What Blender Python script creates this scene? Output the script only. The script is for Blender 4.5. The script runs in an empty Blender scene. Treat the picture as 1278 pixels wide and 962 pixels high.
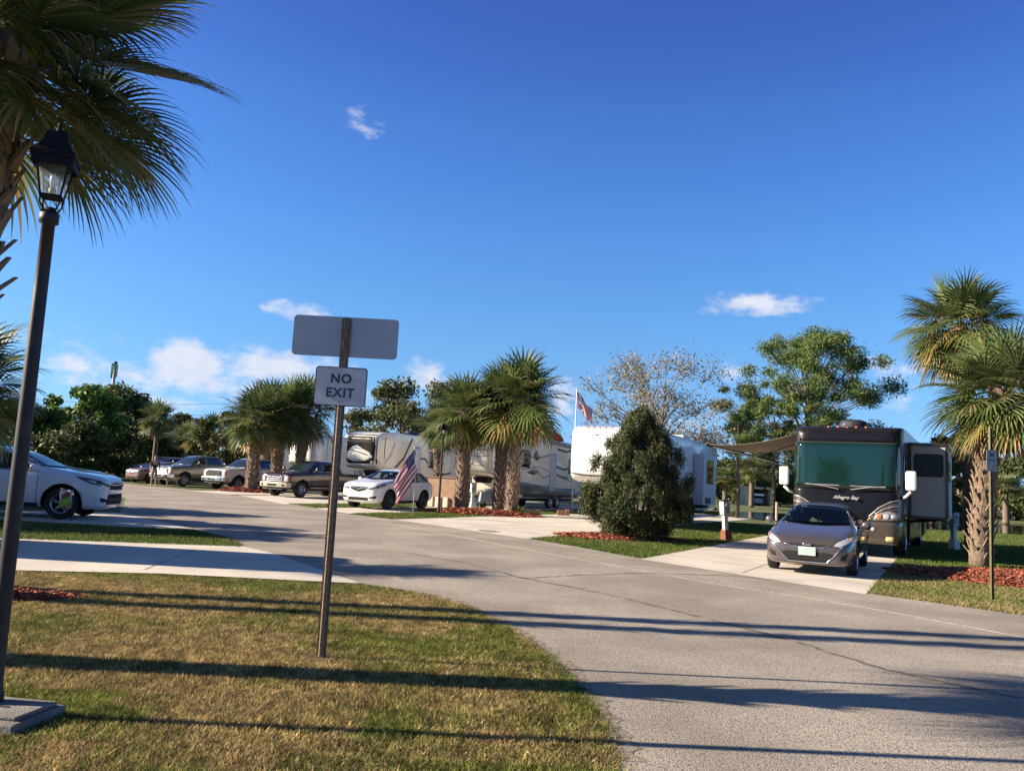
import bpy, bmesh, math, random
import numpy as np
from mathutils import Vector, Matrix, noise
from mathutils.bvhtree import BVHTree
from mathutils.geometry import delaunay_2d_cdt

R = math.radians
S = bpy.context.scene
COL = S.collection

# ------------------------------------------------------------------ camera
EYE = 1.6
PITCH, ROLL, FPX, PW, PH = R(6.4), R(3.1), 1030.0, 1278.0, 962.0
cam_d = bpy.data.cameras.new('camera'); cam = bpy.data.objects.new('camera', cam_d); COL.objects.link(cam)
cam_d.sensor_fit = 'HORIZONTAL'; cam_d.sensor_width = 36.0; cam_d.lens = 36.0*FPX/PW
cam_d.clip_start = 0.05; cam_d.clip_end = 6000
cam.matrix_world = Matrix.Translation((0, 0, EYE)) @ Matrix.Rotation(R(90)+PITCH, 4, 'X') @ Matrix.Rotation(ROLL, 4, 'Z')
S.camera = cam

def ray(px, py):
    x = (px-PW/2)/FPX; y = -(py-PH/2)/FPX
    return (Matrix.Rotation(R(90)+PITCH, 3, 'X') @ Matrix.Rotation(ROLL, 3, 'Z')) @ Vector((x, y, -1))
def G(px, py, z=0.0):
    r = ray(px, py); t = (z-EYE)/r.z
    return Vector((r.x*t, r.y*t, z))
def D(px, py, d):                # the point seen at a pixel, d metres ahead
    r = ray(px, py); t = d/r.y
    return Vector((r.x*t, d, EYE+r.z*t))

# ------------------------------------------------------------------ light
SUN_EL = R(23.5)
sun_from = Vector((-math.cos(SUN_EL), -0.03*math.cos(SUN_EL), math.sin(SUN_EL))).normalized()
sd = bpy.data.lights.new('sun', 'SUN'); sd.energy = 5.0; sd.angle = R(0.5); sd.color = (1.0, 0.84, 0.64)
so = bpy.data.objects.new('sun', sd); COL.objects.link(so)
so.rotation_euler = (-sun_from).to_track_quat('-Z', 'Y').to_euler()

S.view_settings.view_transform = 'Standard'; S.view_settings.look = 'None'
S.view_settings.gamma = 1.0; S.view_settings.use_curve_mapping = False
S.view_settings.exposure = 1.44

W = bpy.data.worlds.new('World'); S.world = W; W.use_nodes = True
nt = W.node_tree; N = nt.nodes; L = nt.links; N.clear()
def wn(t, **k):
    n = N.new(t)
    for a, b in k.items(): setattr(n, a, b)
    return n
def wm(op, a, b=None, c=None, clamp=False):
    n = N.new('ShaderNodeMath'); n.operation = op; n.use_clamp = clamp
    for i, v in enumerate((a, b, c)):
        if v is None: continue
        if isinstance(v, (int, float)): n.inputs[i].default_value = v
        else: L.new(v, n.inputs[i])
    return n.outputs[0]
sky = wn('ShaderNodeTexSky', sky_type='NISHITA', sun_disc=False, sun_elevation=SUN_EL,
         sun_rotation=math.atan2(sun_from.x, sun_from.y), air_density=1.0, dust_density=0.3, ozone_density=3.0, altitude=0)
hsv = wn('ShaderNodeHueSaturation'); hsv.inputs['Saturation'].default_value = 1.22; hsv.inputs['Hue'].default_value = 0.507
L.new(sky.outputs[0], hsv.inputs['Color'])
TINT = [(0, (.50,.90,2.0)), (0.035, (0.473, 0.759, 1.503)), (0.093, (0.599, 0.834, 1.191)), (0.142, (0.716, 0.941, 1.193)), (0.195, (0.813, 1.04, 1.234)), (0.285, (0.916, 1.109, 1.343)), (0.364, (0.883, 1.067, 1.362)), (0.422, (0.899, 1.017, 1.332)), (0.482, (0.844, 0.878, 1.268)), (0.544, (0.837, 0.823, 1.234)), (0.68,(.95,.76,.85)), (1.0,(1.0,.66,.56))]
tc = wn('ShaderNodeTexCoord'); sp = wn('ShaderNodeSeparateXYZ'); L.new(tc.outputs['Generated'], sp.inputs[0])
az = wm('ARCTAN2', sp.outputs[0], sp.outputs[1]); el = wm('ARCSINE', sp.outputs[2])
cmb = wn('ShaderNodeCombineXYZ'); L.new(az, cmb.inputs[0]); L.new(wm('MULTIPLY', el, 1.7), cmb.inputs[1])
nz = wn('ShaderNodeTexNoise'); nz.inputs['Scale'].default_value = 22; nz.inputs['Detail'].default_value = 10; nz.inputs['Roughness'].default_value = 0.60
L.new(cmb.outputs[0], nz.inputs['Vector'])
def azel(px, py):
    r = ray(px, py).normalized(); return math.atan2(r.x, r.y), math.asin(r.z)
CLOUDS = [(452,158,34,26,.72),(240,458,72,38,1.6),(205,470,75,26,1.1),(345,458,120,30,1.15),(372,387,48,15,.95),(75,450,65,50,.62),(100,480,80,26,.7),
          (120,425,60,14,.5),(170,497,150,20,.75),(300,485,170,34,.8),(532,470,44,30,1.1),(560,500,60,30,.6),(700,492,26,40,.85),(948,379,80,20,1.15),(905,384,40,14,.75),
          (930,465,34,24,.65),(1150,480,60,42,.6),(1100,455,34,20,.5),(880,520,60,22,.5),(430,500,60,40,.7),(-300,430,200,40,1.1),(1700,420,200,30,1.0),(1500,520,260,30,.8)]
acc = None
for (px, py, sx, sy, k) in CLOUDS:
    a0, e0 = azel(px, py)
    a = wm('MULTIPLY', wm('SUBTRACT', az, a0), FPX/sx); e = wm('MULTIPLY', wm('SUBTRACT', el, e0), FPX/sy)
    m = wm('SUBTRACT', 1.0, wm('SQRT', wm('ADD', wm('MULTIPLY', a, a), wm('MULTIPLY', e, e))), clamp=True)
    m = wm('MULTIPLY', wm('POWER', m, 0.7), k)
    acc = m if acc is None else wm('MAXIMUM', acc, m)
dens = wm('ADD', acc, wm('MULTIPLY', wm('SUBTRACT', nz.outputs[0], 0.555), 2.9))
mr = wn('ShaderNodeMapRange', interpolation_type='SMOOTHSTEP'); L.new(dens, mr.inputs[0])
mr.inputs[1].default_value = 0.08; mr.inputs[2].default_value = 1.05; mr.inputs[3].default_value = 0; mr.inputs[4].default_value = 0.85
mask = wm('MULTIPLY', mr.outputs[0], wm('MULTIPLY', acc, 5.0, clamp=True))
nz2 = wn('ShaderNodeTexNoise'); nz2.inputs['Scale'].default_value = 26; nz2.inputs['Detail'].default_value = 4; L.new(cmb.outputs[0], nz2.inputs['Vector'])
ccol = wn('ShaderNodeMix', data_type='RGBA'); L.new(nz2.outputs[0], ccol.inputs['Factor'])
ccol.inputs['A'].default_value = (4.3, 4.7, 5.8, 1); ccol.inputs['B'].default_value = (7.0, 6.6, 6.7, 1)
# air close to the horizon is bluer than the sky model gives
tr_ = wn('ShaderNodeValToRGB'); L.new(wm('MULTIPLY', el, 1.0), tr_.inputs[0])
while len(tr_.color_ramp.elements) < len(TINT): tr_.color_ramp.elements.new(.5)
for e_, (p_, c_) in zip(tr_.color_ramp.elements, TINT): e_.position = p_; e_.color = (*[q/4 for q in c_], 1)
tmul = wn('ShaderNodeVectorMath', operation='MULTIPLY'); L.new(hsv.outputs[0], tmul.inputs[0]); L.new(tr_.outputs[0], tmul.inputs[1])
tsc = wn('ShaderNodeVectorMath', operation='SCALE'); L.new(tmul.outputs[0], tsc.inputs[0]); tsc.inputs['Scale'].default_value = 4.0
mx = wn('ShaderNodeMix', data_type='RGBA'); L.new(mask, mx.inputs['Factor']); L.new(tsc.outputs[0], mx.inputs['A']); L.new(ccol.outputs['Result'], mx.inputs['B'])
bg = wn('ShaderNodeBackground'); bg.inputs['Strength'].default_value = 0.056; L.new(mx.outputs['Result'], bg.inputs['Color'])
wo = wn('ShaderNodeOutputWorld'); L.new(bg.outputs[0], wo.inputs[0])
S.cycles.max_bounces = 6; S.cycles.transparent_max_bounces = 8

# ------------------------------------------------------------------ materials
MATS = {}
def M(name, base, rough=.6, metal=0., coat=0., var=None, var2=None, bump=None, spec=.5, stretch=None, island=None, transl=0.):
    if name in MATS: return MATS[name]
    m = bpy.data.materials.new(name); m.use_nodes = True; t = m.node_tree; n = t.nodes; l = t.links
    b = n['Principled BSDF']; b.inputs['Base Color'].default_value = (*base, 1)
    b.inputs['Roughness'].default_value = rough; b.inputs['Metallic'].default_value = metal
    b.inputs['Specular IOR Level'].default_value = spec
    b.inputs['Coat Weight'].default_value = coat; b.inputs['Coat Roughness'].default_value = 0.04
    tcn = n.new('ShaderNodeTexCoord'); mp = n.new('ShaderNodeMapping'); l.new(tcn.outputs['Object'], mp.inputs[0])
    if stretch: mp.inputs['Scale'].default_value = stretch
    cur = None
    def mixin(fac, c2):
        nonlocal cur
        q = n.new('ShaderNodeMix'); q.data_type = 'RGBA'; l.new(fac, q.inputs['Factor'])
        if cur is None: q.inputs['A'].default_value = (*base, 1)
        else: l.new(cur, q.inputs['A'])
        q.inputs['B'].default_value = (*c2, 1); cur = q.outputs['Result']
    for v in (var, var2):
        if not v: continue
        c2, sc, lo, hi = v
        k = n.new('ShaderNodeTexNoise'); k.inputs['Scale'].default_value = sc; k.inputs['Detail'].default_value = 6; l.new(mp.outputs[0], k.inputs['Vector'])
        g = n.new('ShaderNodeMapRange'); l.new(k.outputs[0], g.inputs[0]); g.inputs[1].default_value = lo; g.inputs[2].default_value = hi
        mixin(g.outputs[0], c2)
    if island:
        ge = n.new('ShaderNodeNewGeometry')
        r = n.new('ShaderNodeValToRGB'); l.new(ge.outputs['Random Per Island'], r.inputs[0])
        r.color_ramp.interpolation = 'CONSTANT'
        while len(r.color_ramp.elements) < len(island): r.color_ramp.elements.new(.5)
        tot = 0
        for e_, (w_, c_) in zip(r.color_ramp.elements, island):
            e_.position = tot; e_.color = (*c_, 1); tot += w_
        cur = r.outputs[0]
        if var:
            c2, sc, lo, hi = var
            q = n.new('ShaderNodeMix'); q.data_type = 'RGBA'; l.new(g.outputs[0], q.inputs['Factor']); l.new(cur, q.inputs['A']); q.inputs['B'].default_value = (*c2, 1); cur = q.outputs['Result']
    if cur is not None: l.new(cur, b.inputs['Base Color'])
    if bump:
        k = n.new('ShaderNodeTexNoise'); k.inputs['Scale'].default_value = bump[0]; k.inputs['Detail'].default_value = 5; l.new(mp.outputs[0], k.inputs['Vector'])
        bn = n.new('ShaderNodeBump'); bn.inputs['Strength'].default_value = bump[1]; bn.inputs['Distance'].default_value = bump[2] if len(bump) > 2 else .02
        l.new(k.outputs[0], bn.inputs['Height']); l.new(bn.outputs[0], b.inputs['Normal'])
    if transl:
        tr = n.new('ShaderNodeBsdfTranslucent'); ms = n.new('ShaderNodeMixShader'); ms.inputs[0].default_value = transl
        if cur is not None: l.new(cur, tr.inputs['Color'])
        else: tr.inputs['Color'].default_value = (*base, 1)
        l.new(b.outputs[0], ms.inputs[1]); l.new(tr.outputs[0], ms.inputs[2]); l.new(ms.outputs[0], n['Material Output'].inputs[0])
    MATS[name] = m; return m

# ------------------------------------------------------------------ scene bookkeeping
def tag(o, label=None, cat=None, group=None, kind=None):
    for k, v in (('label', label), ('category', cat), ('group', group), ('kind', kind)):
        if v: o[k] = v
    return o
def thing(name, label, cat, loc=(0,0,0), rz=0., group=None):
    o = bpy.data.objects.new(name, None); COL.objects.link(o); o.location = loc; o.rotation_euler = (0, 0, rz)
    o.empty_display_size = .2
    return tag(o, label, cat, group)
def copy_tree(o, parent=None, swap=None):
    c = o.copy(); COL.objects.link(c)
    if parent is not None: c.parent = parent
    if swap and c.type == 'MESH' and c.name.split('.')[0] in swap:
        c.data = c.data.copy(); ms = swap[c.name.split('.')[0]]
        c.data.materials[0] = ms
    for ch in list(o.children): copy_tree(ch, c, swap)
    return c
def dup(o, label, loc, rz=None, group=None, scale=None, swap=None):
    c = copy_tree(o, None, swap); c.location = loc; c['label'] = label
    if rz is not None: c.rotation_euler = (0, 0, rz)
    if group: c['group'] = group
    if scale: c.scale = scale if hasattr(scale, '__len__') else (scale,)*3
    return c

class MB:
    def __init__(s): s.v = []; s.f = []; s.m = []; s.mi = 0
    def add(s, vs, fs):
        b = len(s.v); s.v += [tuple(q) for q in vs]; s.f += [tuple(b+i for i in f) for f in fs]; s.m += [s.mi]*len(fs); return s
    def box(s, c, d, rot=None, taper=1.0):
        x, y, z = (q/2 for q in d); vs = []
        for sz in (-1, 1):
            k = 1 if sz < 0 else taper
            for sx, sy in ((-1,-1),(1,-1),(1,1),(-1,1)): vs.append(Vector((sx*x*k, sy*y*k, sz*z)))
        if rot is not None: vs = [rot @ q for q in vs]
        vs = [q+Vector(c) for q in vs]
        return s.add(vs, [(3,2,1,0),(4,5,6,7),(0,1,5,4),(1,2,6,5),(2,3,7,6),(3,0,4,7)])
    def tube(s, pts, rad, n=8, cap=True, sq=1.0):
        pts = [Vector(p) for p in pts]
        if not hasattr(rad, '__len__'): rad = [rad]*len(pts)
        vs = []; fs = []; up = None
        for i, p in enumerate(pts):
            t = (pts[min(i+1, len(pts)-1)]-pts[max(i-1, 0)]).normalized()
            if up is None:
                up = t.orthogonal().normalized()
            up = (up - t*up.dot(t)).normalized(); sd_ = t.cross(up)
            for k in range(n):
                a = 2*math.pi*k/n; vs.append(p+(up*math.cos(a)+sd_*math.sin(a)*sq)*rad[i])
        for i in range(len(pts)-1):
            for k in range(n):
                k2 = (k+1) % n; fs.append((i*n+k, i*n+k2, (i+1)*n+k2, (i+1)*n+k))
        if cap: fs.append(tuple(range(n-1, -1, -1))); fs.append(tuple((len(pts)-1)*n+k for k in range(n)))
        return s.add(vs, fs)
    def lathe(s, prof, c=(0,0,0), n=24, axis='z', cap=False):
        vs = []; fs = []; m = len(prof)
        for k in range(n):
            a = 2*math.pi*k/n
            for (r, z) in prof:
                p = (r*math.cos(a), r*math.sin(a), z) if axis == 'z' else ((r*math.cos(a), z, r*math.sin(a)) if axis == 'y' else (z, r*math.cos(a), r*math.sin(a)))
                vs.append((p[0]+c[0], p[1]+c[1], p[2]+c[2]))
        for k in range(n):
            k2 = (k+1) % n
            for i in range(m-1): fs.append((k*m+i, k2*m+i, k2*m+i+1, k*m+i+1))
        return s.add(vs, fs)
    def prism(s, out, z0, z1):
        n = len(out); vs = [(x, y, z0) for x, y in out]+[(x, y, z1) for x, y in out]
        fs = [tuple(range(n-1, -1, -1)), tuple(range(n, 2*n))]+[(i, (i+1) % n, n+(i+1) % n, n+i) for i in range(n)]
        return s.add(vs, fs)
    def ball(s, c, r, nu=12, nv=8):
        r = r if hasattr(r, '__len__') else (r,)*3; vs = []; fs = []
        for j in range(nv+1):
            t = math.pi*j/nv
            for i in range(nu):
                a = 2*math.pi*i/nu; vs.append((c[0]+r[0]*math.sin(t)*math.cos(a), c[1]+r[1]*math.sin(t)*math.sin(a), c[2]+r[2]*math.cos(t)))
        for j in range(nv):
            for i in range(nu): fs.append((j*nu+i, (j+1)*nu+i, (j+1)*nu+(i+1) % nu, j*nu+(i+1) % nu))
        return s.add(vs, fs)
    def build(s, name, mat, parent=None, smooth=False, bevel=0, loc=None):
        me = bpy.data.meshes.new(name); me.from_pydata(s.v, [], s.f); me.validate()
        for q in (mat if isinstance(mat, (list, tuple)) else [mat]): me.materials.append(q)
        if isinstance(mat, (list, tuple)) and len(me.polygons) == len(s.m): me.polygons.foreach_set('material_index', s.m)
        me.polygons.foreach_set('use_smooth', [smooth]*len(me.polygons))
        bm_ = bmesh.new(); bm_.from_mesh(me); bmesh.ops.recalc_face_normals(bm_, faces=bm_.faces); bm_.to_mesh(me); bm_.free()
        o = bpy.data.objects.new(name, me); COL.objects.link(o)
        if parent is not None: o.parent = parent
        if loc is not None: o.location = loc
        if bevel:
            b = o.modifiers.new('bevel', 'BEVEL'); b.width = bevel; b.segments = 2; b.limit_method = 'ANGLE'
        return o

def npmesh(name, co, nper, mat, parent=None, smooth=False, col=None):
    """co: (k, nper, 3) array, one face per row"""
    k = len(co); me = bpy.data.meshes.new(name)
    me.vertices.add(k*nper); me.vertices.foreach_set('co', np.ascontiguousarray(co, dtype=np.float32).ravel())
    me.loops.add(k*nper); me.loops.foreach_set('vertex_index', np.arange(k*nper, dtype=np.int32))
    me.polygons.add(k); me.polygons.foreach_set('loop_start', np.arange(0, k*nper, nper, dtype=np.int32))
    me.polygons.foreach_set('loop_total', np.full(k, nper, dtype=np.int32))
    me.update(calc_edges=True)
    if col is not None:
        a = me.color_attributes.new('tint', 'FLOAT_COLOR', 'POINT'); a.data.foreach_set('color', np.repeat(col, nper, axis=0).astype(np.float32).ravel())
    me.materials.append(mat)
    o = bpy.data.objects.new(name, me); COL.objects.link(o)
    if parent is not None: o.parent = parent
    return o

def flat(name, pts, z, mat, label=None, cat=None, kind='structure', thick=0.0):
    """a ground sheet from a polygon"""
    r = delaunay_2d_cdt([Vector((p[0], p[1])) for p in pts], [], [list(range(len(pts)))], 1, 1e-5)
    me = bpy.data.meshes.new(name); me.from_pydata([(v.x, v.y, z) for v in r[0]], [], [tuple(f) for f in r[2]])
    me.materials.append(mat); o = bpy.data.objects.new(name, me); COL.objects.link(o)
    bm_ = bmesh.new(); bm_.from_mesh(me)
    for f in bm_.faces:
        if f.normal.z < 0: f.normal_flip()
    bm_.to_mesh(me); bm_.free()
    tag(o, label, cat, None, kind); return o

def text_obj(name, body, size, mat, parent, mw, depth=.004, shear=0, offset=0, align='CENTER', spacing=1.0):
    c = bpy.data.curves.new(name, 'FONT'); c.body = body; c.size = size; c.extrude = depth; c.shear = shear; c.offset = offset
    c.align_x = align; c.align_y = 'CENTER'; c.space_character = spacing
    t = bpy.data.objects.new('tmp', c); COL.objects.link(t)
    me = bpy.data.meshes.new_from_object(t.evaluated_get(bpy.context.evaluated_depsgraph_get()))
    bpy.data.objects.remove(t); me.transform(mw); me.materials.clear(); me.materials.append(mat)
    o = bpy.data.objects.new(name, me); COL.objects.link(o); o.parent = parent; return o

# ------------------------------------------------------------------ colours
ASPH = M('asphalt', (.275,.243,.203), .92, var=((.39,.35,.295), .55, .40, .62), var2=((.12,.105,.09), 62., .48, .64), bump=(110, .8, .012), spec=.25)
CONC = M('concrete', (.55,.505,.43), .85, var=((.42,.385,.335), .8, .38, .68), var2=((.36,.325,.27), 60, .6, .8), bump=(70, .3, .006))
GRASS = M('lawn_grass', (.075,.105,.024), .9, var=((.11,.115,.035), .7, .42, .62), var2=((.16,.135,.06), 9., .55, .8), bump=(45, .9, .05))
DIRT = M('dry_turf', (.14,.10,.05), .95, var=((.07,.075,.028), 2.3, .4, .65), var2=((.22,.15,.075), 28., .5, .7), bump=(55, .9, .04))
MULCH = M('red_mulch', (.22,.045,.022), .95, island=[(.32,(.38,.10,.052)),(.3,(.25,.062,.035)),(.18,(.46,.18,.10)),(.20,(.11,.045,.03))])
MULCHB = M('mulch_base', (.24,.06,.03), .95, bump=(60, 1, .03))
WATER = M('pond_water', (.02,.025,.02), .04, spec=.6, bump=(3., .12, .02))
BLACK = M('black_paint', (.012,.012,.014), .35, coat=.3)
DARK = M('dark_plastic', (.02,.02,.022), .6)
ARCH = M('wheel_well', (.01,.01,.011), .9)
RUB = M('tyre_rubber', (.018,.018,.019), .85, bump=(80, .3, .004))
CHROME = M('chrome', (.62,.63,.65), .18, 1.0)
RIM = M('alloy', (.42,.43,.45), .32, .9)
RIMD = M('dark_alloy', (.12,.12,.13), .35, .8)
GLASS = M('tinted_glass', (.012,.02,.024), .05, spec=.9, coat=.6)
GLASSG = M('green_windscreen', (.005,.022,.019), .05, spec=.55, coat=.0)
LAMPG = M('headlight_glass', (.55,.56,.58), .12, .35, coat=1.)
AMBER = M('amber_lens', (.55,.13,.02), .2, coat=1.)
REDL = M('red_lens', (.4,.02,.015), .2, coat=1.)
ALU = M('aluminium', (.42,.44,.48), .5, .5, var=((.36,.38,.42), 3, .35, .8))
SIGNW = M('sign_white', (.50,.52,.56), .5, var=((.38,.41,.46), 9, .5, .8))
GALV = M('bronze_steel', (.20,.145,.095), .5, .2, var=((.10,.06,.04), 30, .45, .7))
NAVY = M('sign_ink', (.035,.042,.075), .5)
def paint(name, c, metal=0., rough=.35): return M(name, c, rough, metal, coat=1.0, var=(tuple(q*.82 for q in c), 1.7, .4, .9))
CGL = bpy.data.materials.new('car_glass'); CGL.use_nodes = True; _n = CGL.node_tree.nodes; _l = CGL.node_tree.links
_t = _n.new('ShaderNodeBsdfTransparent'); _t.inputs[0].default_value = (.40,.47,.45,1); _g = _n.new('ShaderNodeBsdfGlossy'); _g.inputs['Roughness'].default_value = .03
_f = _n.new('ShaderNodeFresnel'); _f.inputs[0].default_value = 1.6; _m = _n.new('ShaderNodeMixShader'); _l.new(_f.outputs[0], _m.inputs[0]); _l.new(_t.outputs[0], _m.inputs[1]); _l.new(_g.outputs[0], _m.inputs[2]); _l.new(_m.outputs[0], _n['Material Output'].inputs[0])
WHITE = paint('white_paint', (.70,.70,.69))
# ------------------------------------------------------------------ shells and conforming panels
def crunch(verts, faces, sub=2, cuts=(), mats=(None, None), tf=None, cabin=None):
    """closed loft -> subdivided mesh, with wheel arches cut out"""
    me = bpy.data.meshes.new('shell'); me.from_pydata(verts, [], faces)
    bm_ = bmesh.new(); bm_.from_mesh(me); bmesh.ops.recalc_face_normals(bm_, faces=bm_.faces); bm_.to_mesh(me); bm_.free()
    o = bpy.data.objects.new('shell', me); COL.objects.link(o)
    if sub: m = o.modifiers.new('s', 'SUBSURF'); m.levels = sub; m.render_levels = sub
    tmp = []
    for i, (cx, cy0, cy1, cz, r) in enumerate(cuts):
        c = MB(); c.lathe([(0, cy0), (r, cy0), (r, cy1), (0, cy1)], (cx, 0, cz), 28, 'y'); co = c.build('cut', ARCH)
        bmm = bmesh.new(); bmm.from_mesh(co.data); bmesh.ops.remove_doubles(bmm, verts=bmm.verts, dist=1e-4); bmesh.ops.recalc_face_normals(bmm, faces=bmm.faces); bmm.to_mesh(co.data); bmm.free()
        b = o.modifiers.new('b', 'BOOLEAN'); b.object = co; b.operation = 'DIFFERENCE'; b.solver = 'EXACT'; tmp.append(co)
    if cabin:       # hollow the cabin and open the window holes into it
        for axis, out_, a_, b_ in cabin:
            c = MB(); n_ = len(out_)
            pt = (lambda u, v, w: (w, u, v)) if axis == 'x' else (lambda u, v, w: (u, w, v))
            c.add([pt(u, v, a_) for u, v in out_]+[pt(u, v, b_) for u, v in out_], [tuple(range(n_-1,-1,-1)), tuple(range(n_, 2*n_))]+[(i, (i+1) % n_, n_+(i+1) % n_, n_+i) for i in range(n_)])
            co = c.build('cut', ARCH); b = o.modifiers.new('b', 'BOOLEAN'); b.object = co; b.operation = 'DIFFERENCE'; b.solver = 'EXACT'; tmp.append(co)
    bpy.context.view_layer.update()
    out = bpy.data.meshes.new_from_object(o.evaluated_get(bpy.context.evaluated_depsgraph_get()))
    bpy.data.objects.remove(o)
    for t in tmp: bpy.data.objects.remove(t)
    out.materials.clear()
    for q in mats:
        if q: out.materials.append(q)
    for p in out.polygons:
        p.use_smooth = True; p.material_index = 0
        for (cx, cy0, cy1, cz, r) in cuts:
            c = p.center
            if min(cy0, cy1)-.01 < c.y < max(cy0, cy1)+.01 and math.hypot(c.x-cx, c.z-cz) < r+.004 and len(mats) > 1:
                p.material_index = 1
                p.use_smooth = False
        if cabin:
            c = p.center; a_, out_ = cabin[0][3], cabin[0][1]; xs = [q[0] for q in out_]; zs = [q[1] for q in out_]
            if abs(c.y) < a_+.004 and min(xs)-.01 < c.x < max(xs)+.01 and min(zs)-.01 < c.z < max(zs)+.01:
                ins = False; n_ = len(out_)
                for i in range(n_):
                    (x1, z1), (x2, z2) = out_[i], out_[(i+1) % n_]
                    L2 = (Vector((x2-x1, z2-z1))).length; dd = abs((x2-x1)*(z1-c.z)-(x1-c.x)*(z2-z1))/L2
                    if dd < .012: ins = True
                if ins or abs(abs(c.y)-a_) < .006: p.material_index = 1; p.use_smooth = False
    return out

def put(name, me, parent):
    o = bpy.data.objects.new(name, me); COL.objects.link(o); o.parent = parent; return o

def car_loft(st):
    V_, F_ = [], []; n = None
    for (x, w, zb, zs, wr, zt) in st:
        h = zs-zb; half = [(0, zb), (.55*w, zb), (.88*w, zb+.01), (.97*w, zb+.16*h), (w, zb+.45*h), (.995*w, zb+.8*h), (.965*w, zs),
                (wr+(.95*w-wr)*.78, zs+(zt-zs)*.18), (wr, zs+.80*(zt-zs)), (wr*.86, zs+.97*(zt-zs)), (wr*.45, zt), (0, zt+.006)]
        ring = [(x, y, z) for y, z in half]+[(x, -y, z) for y, z in half[-2:0:-1]]
        n = len(ring); V_ += ring
    for i in range(len(st)-1):
        for k in range(n): F_.append((i*n+k, i*n+(k+1) % n, (i+1)*n+(k+1) % n, (i+1)*n+k))
    F_.append(tuple(range(n))); F_.append(tuple((len(st)-1)*n+k for k in range(n)))
    return V_, F_

def patch(name, bvh, outline, axis, sgn, mat, parent, off=.006, res=.08, skirt=.012):
    """panel that follows the shell: outline is (y,z) for axis x, (x,z) for y, (x,y) for z"""
    xs = [p[0] for p in outline]; ys = [p[1] for p in outline]
    pts = []
    m = len(outline)
    for i in range(m):
        a = Vector(outline[i]); b = Vector(outline[(i+1) % m]); k = max(1, int((b-a).length/res))
        for j in range(k): pts.append(a.lerp(b, j/k))
    nb = len(pts); gx = int((max(xs)-min(xs))/res); gy = int((max(ys)-min(ys))/res)
    for i in range(1, gx+1):
        for j in range(1, gy+1):
            pts.append(Vector((min(xs)+(max(xs)-min(xs))*i/(gx+1)+1e-4*j, min(ys)+(max(ys)-min(ys))*j/(gy+1)+1e-4*i)))
    r = delaunay_2d_cdt(pts, [], [list(range(nb))], 1, 1e-5)
    vs = []; ok = []
    for p in r[0]:
        if axis == 'x': o_, d_ = Vector((sgn*30, p.x, p.y)), Vector((-sgn, 0, 0))
        elif axis == 'y': o_, d_ = Vector((p.x, sgn*30, p.y)), Vector((0, -sgn, 0))
        else: o_, d_ = Vector((p.x, p.y, 30)), Vector((0, 0, -1))
        h, nn, idx, dist = bvh.ray_cast(o_, d_)
        if h is None: vs.append(Vector((0, 0, 0))); ok.append(None); continue
        if nn.dot(d_) > 0: nn = -nn
        nn = (nn - d_*.6).normalized()
        vs.append(h+nn*off); ok.append(nn)
    bm_ = bmesh.new(); bv = [bm_.verts.new(v) for v in vs]; nrm = {b: k for b, k in zip(bv, ok)}
    for f in r[2]:
        if all(ok[i] is not None for i in f):
            try: bm_.faces.new([bv[i] for i in f])
            except ValueError: pass
    be = [e for e in bm_.edges if len(e.link_faces) == 1]; low = {}
    for e in be:
        for q in e.verts:
            if q not in low: low[q] = bm_.verts.new(q.co-nrm[q]*skirt)
    for e in be:
        try: bm_.faces.new([e.verts[0], e.verts[1], low[e.verts[1]], low[e.verts[0]]])
        except ValueError: pass
    for q in [q for q in bm_.verts if not q.link_faces]: bm_.verts.remove(q)
    bmesh.ops.recalc_face_normals(bm_, faces=bm_.faces)
    me = bpy.data.meshes.new(name); bm_.to_mesh(me); bm_.free(); me.materials.append(mat)
    for p in me.polygons: p.use_smooth = len(p.vertices) == 3
    me.polygons.foreach_set('use_smooth', [len(p.vertices) == 3 for p in me.polygons])
    o = bpy.data.objects.new(name, me); COL.objects.link(o)
    if parent is not None: o.parent = parent
    return o

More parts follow.
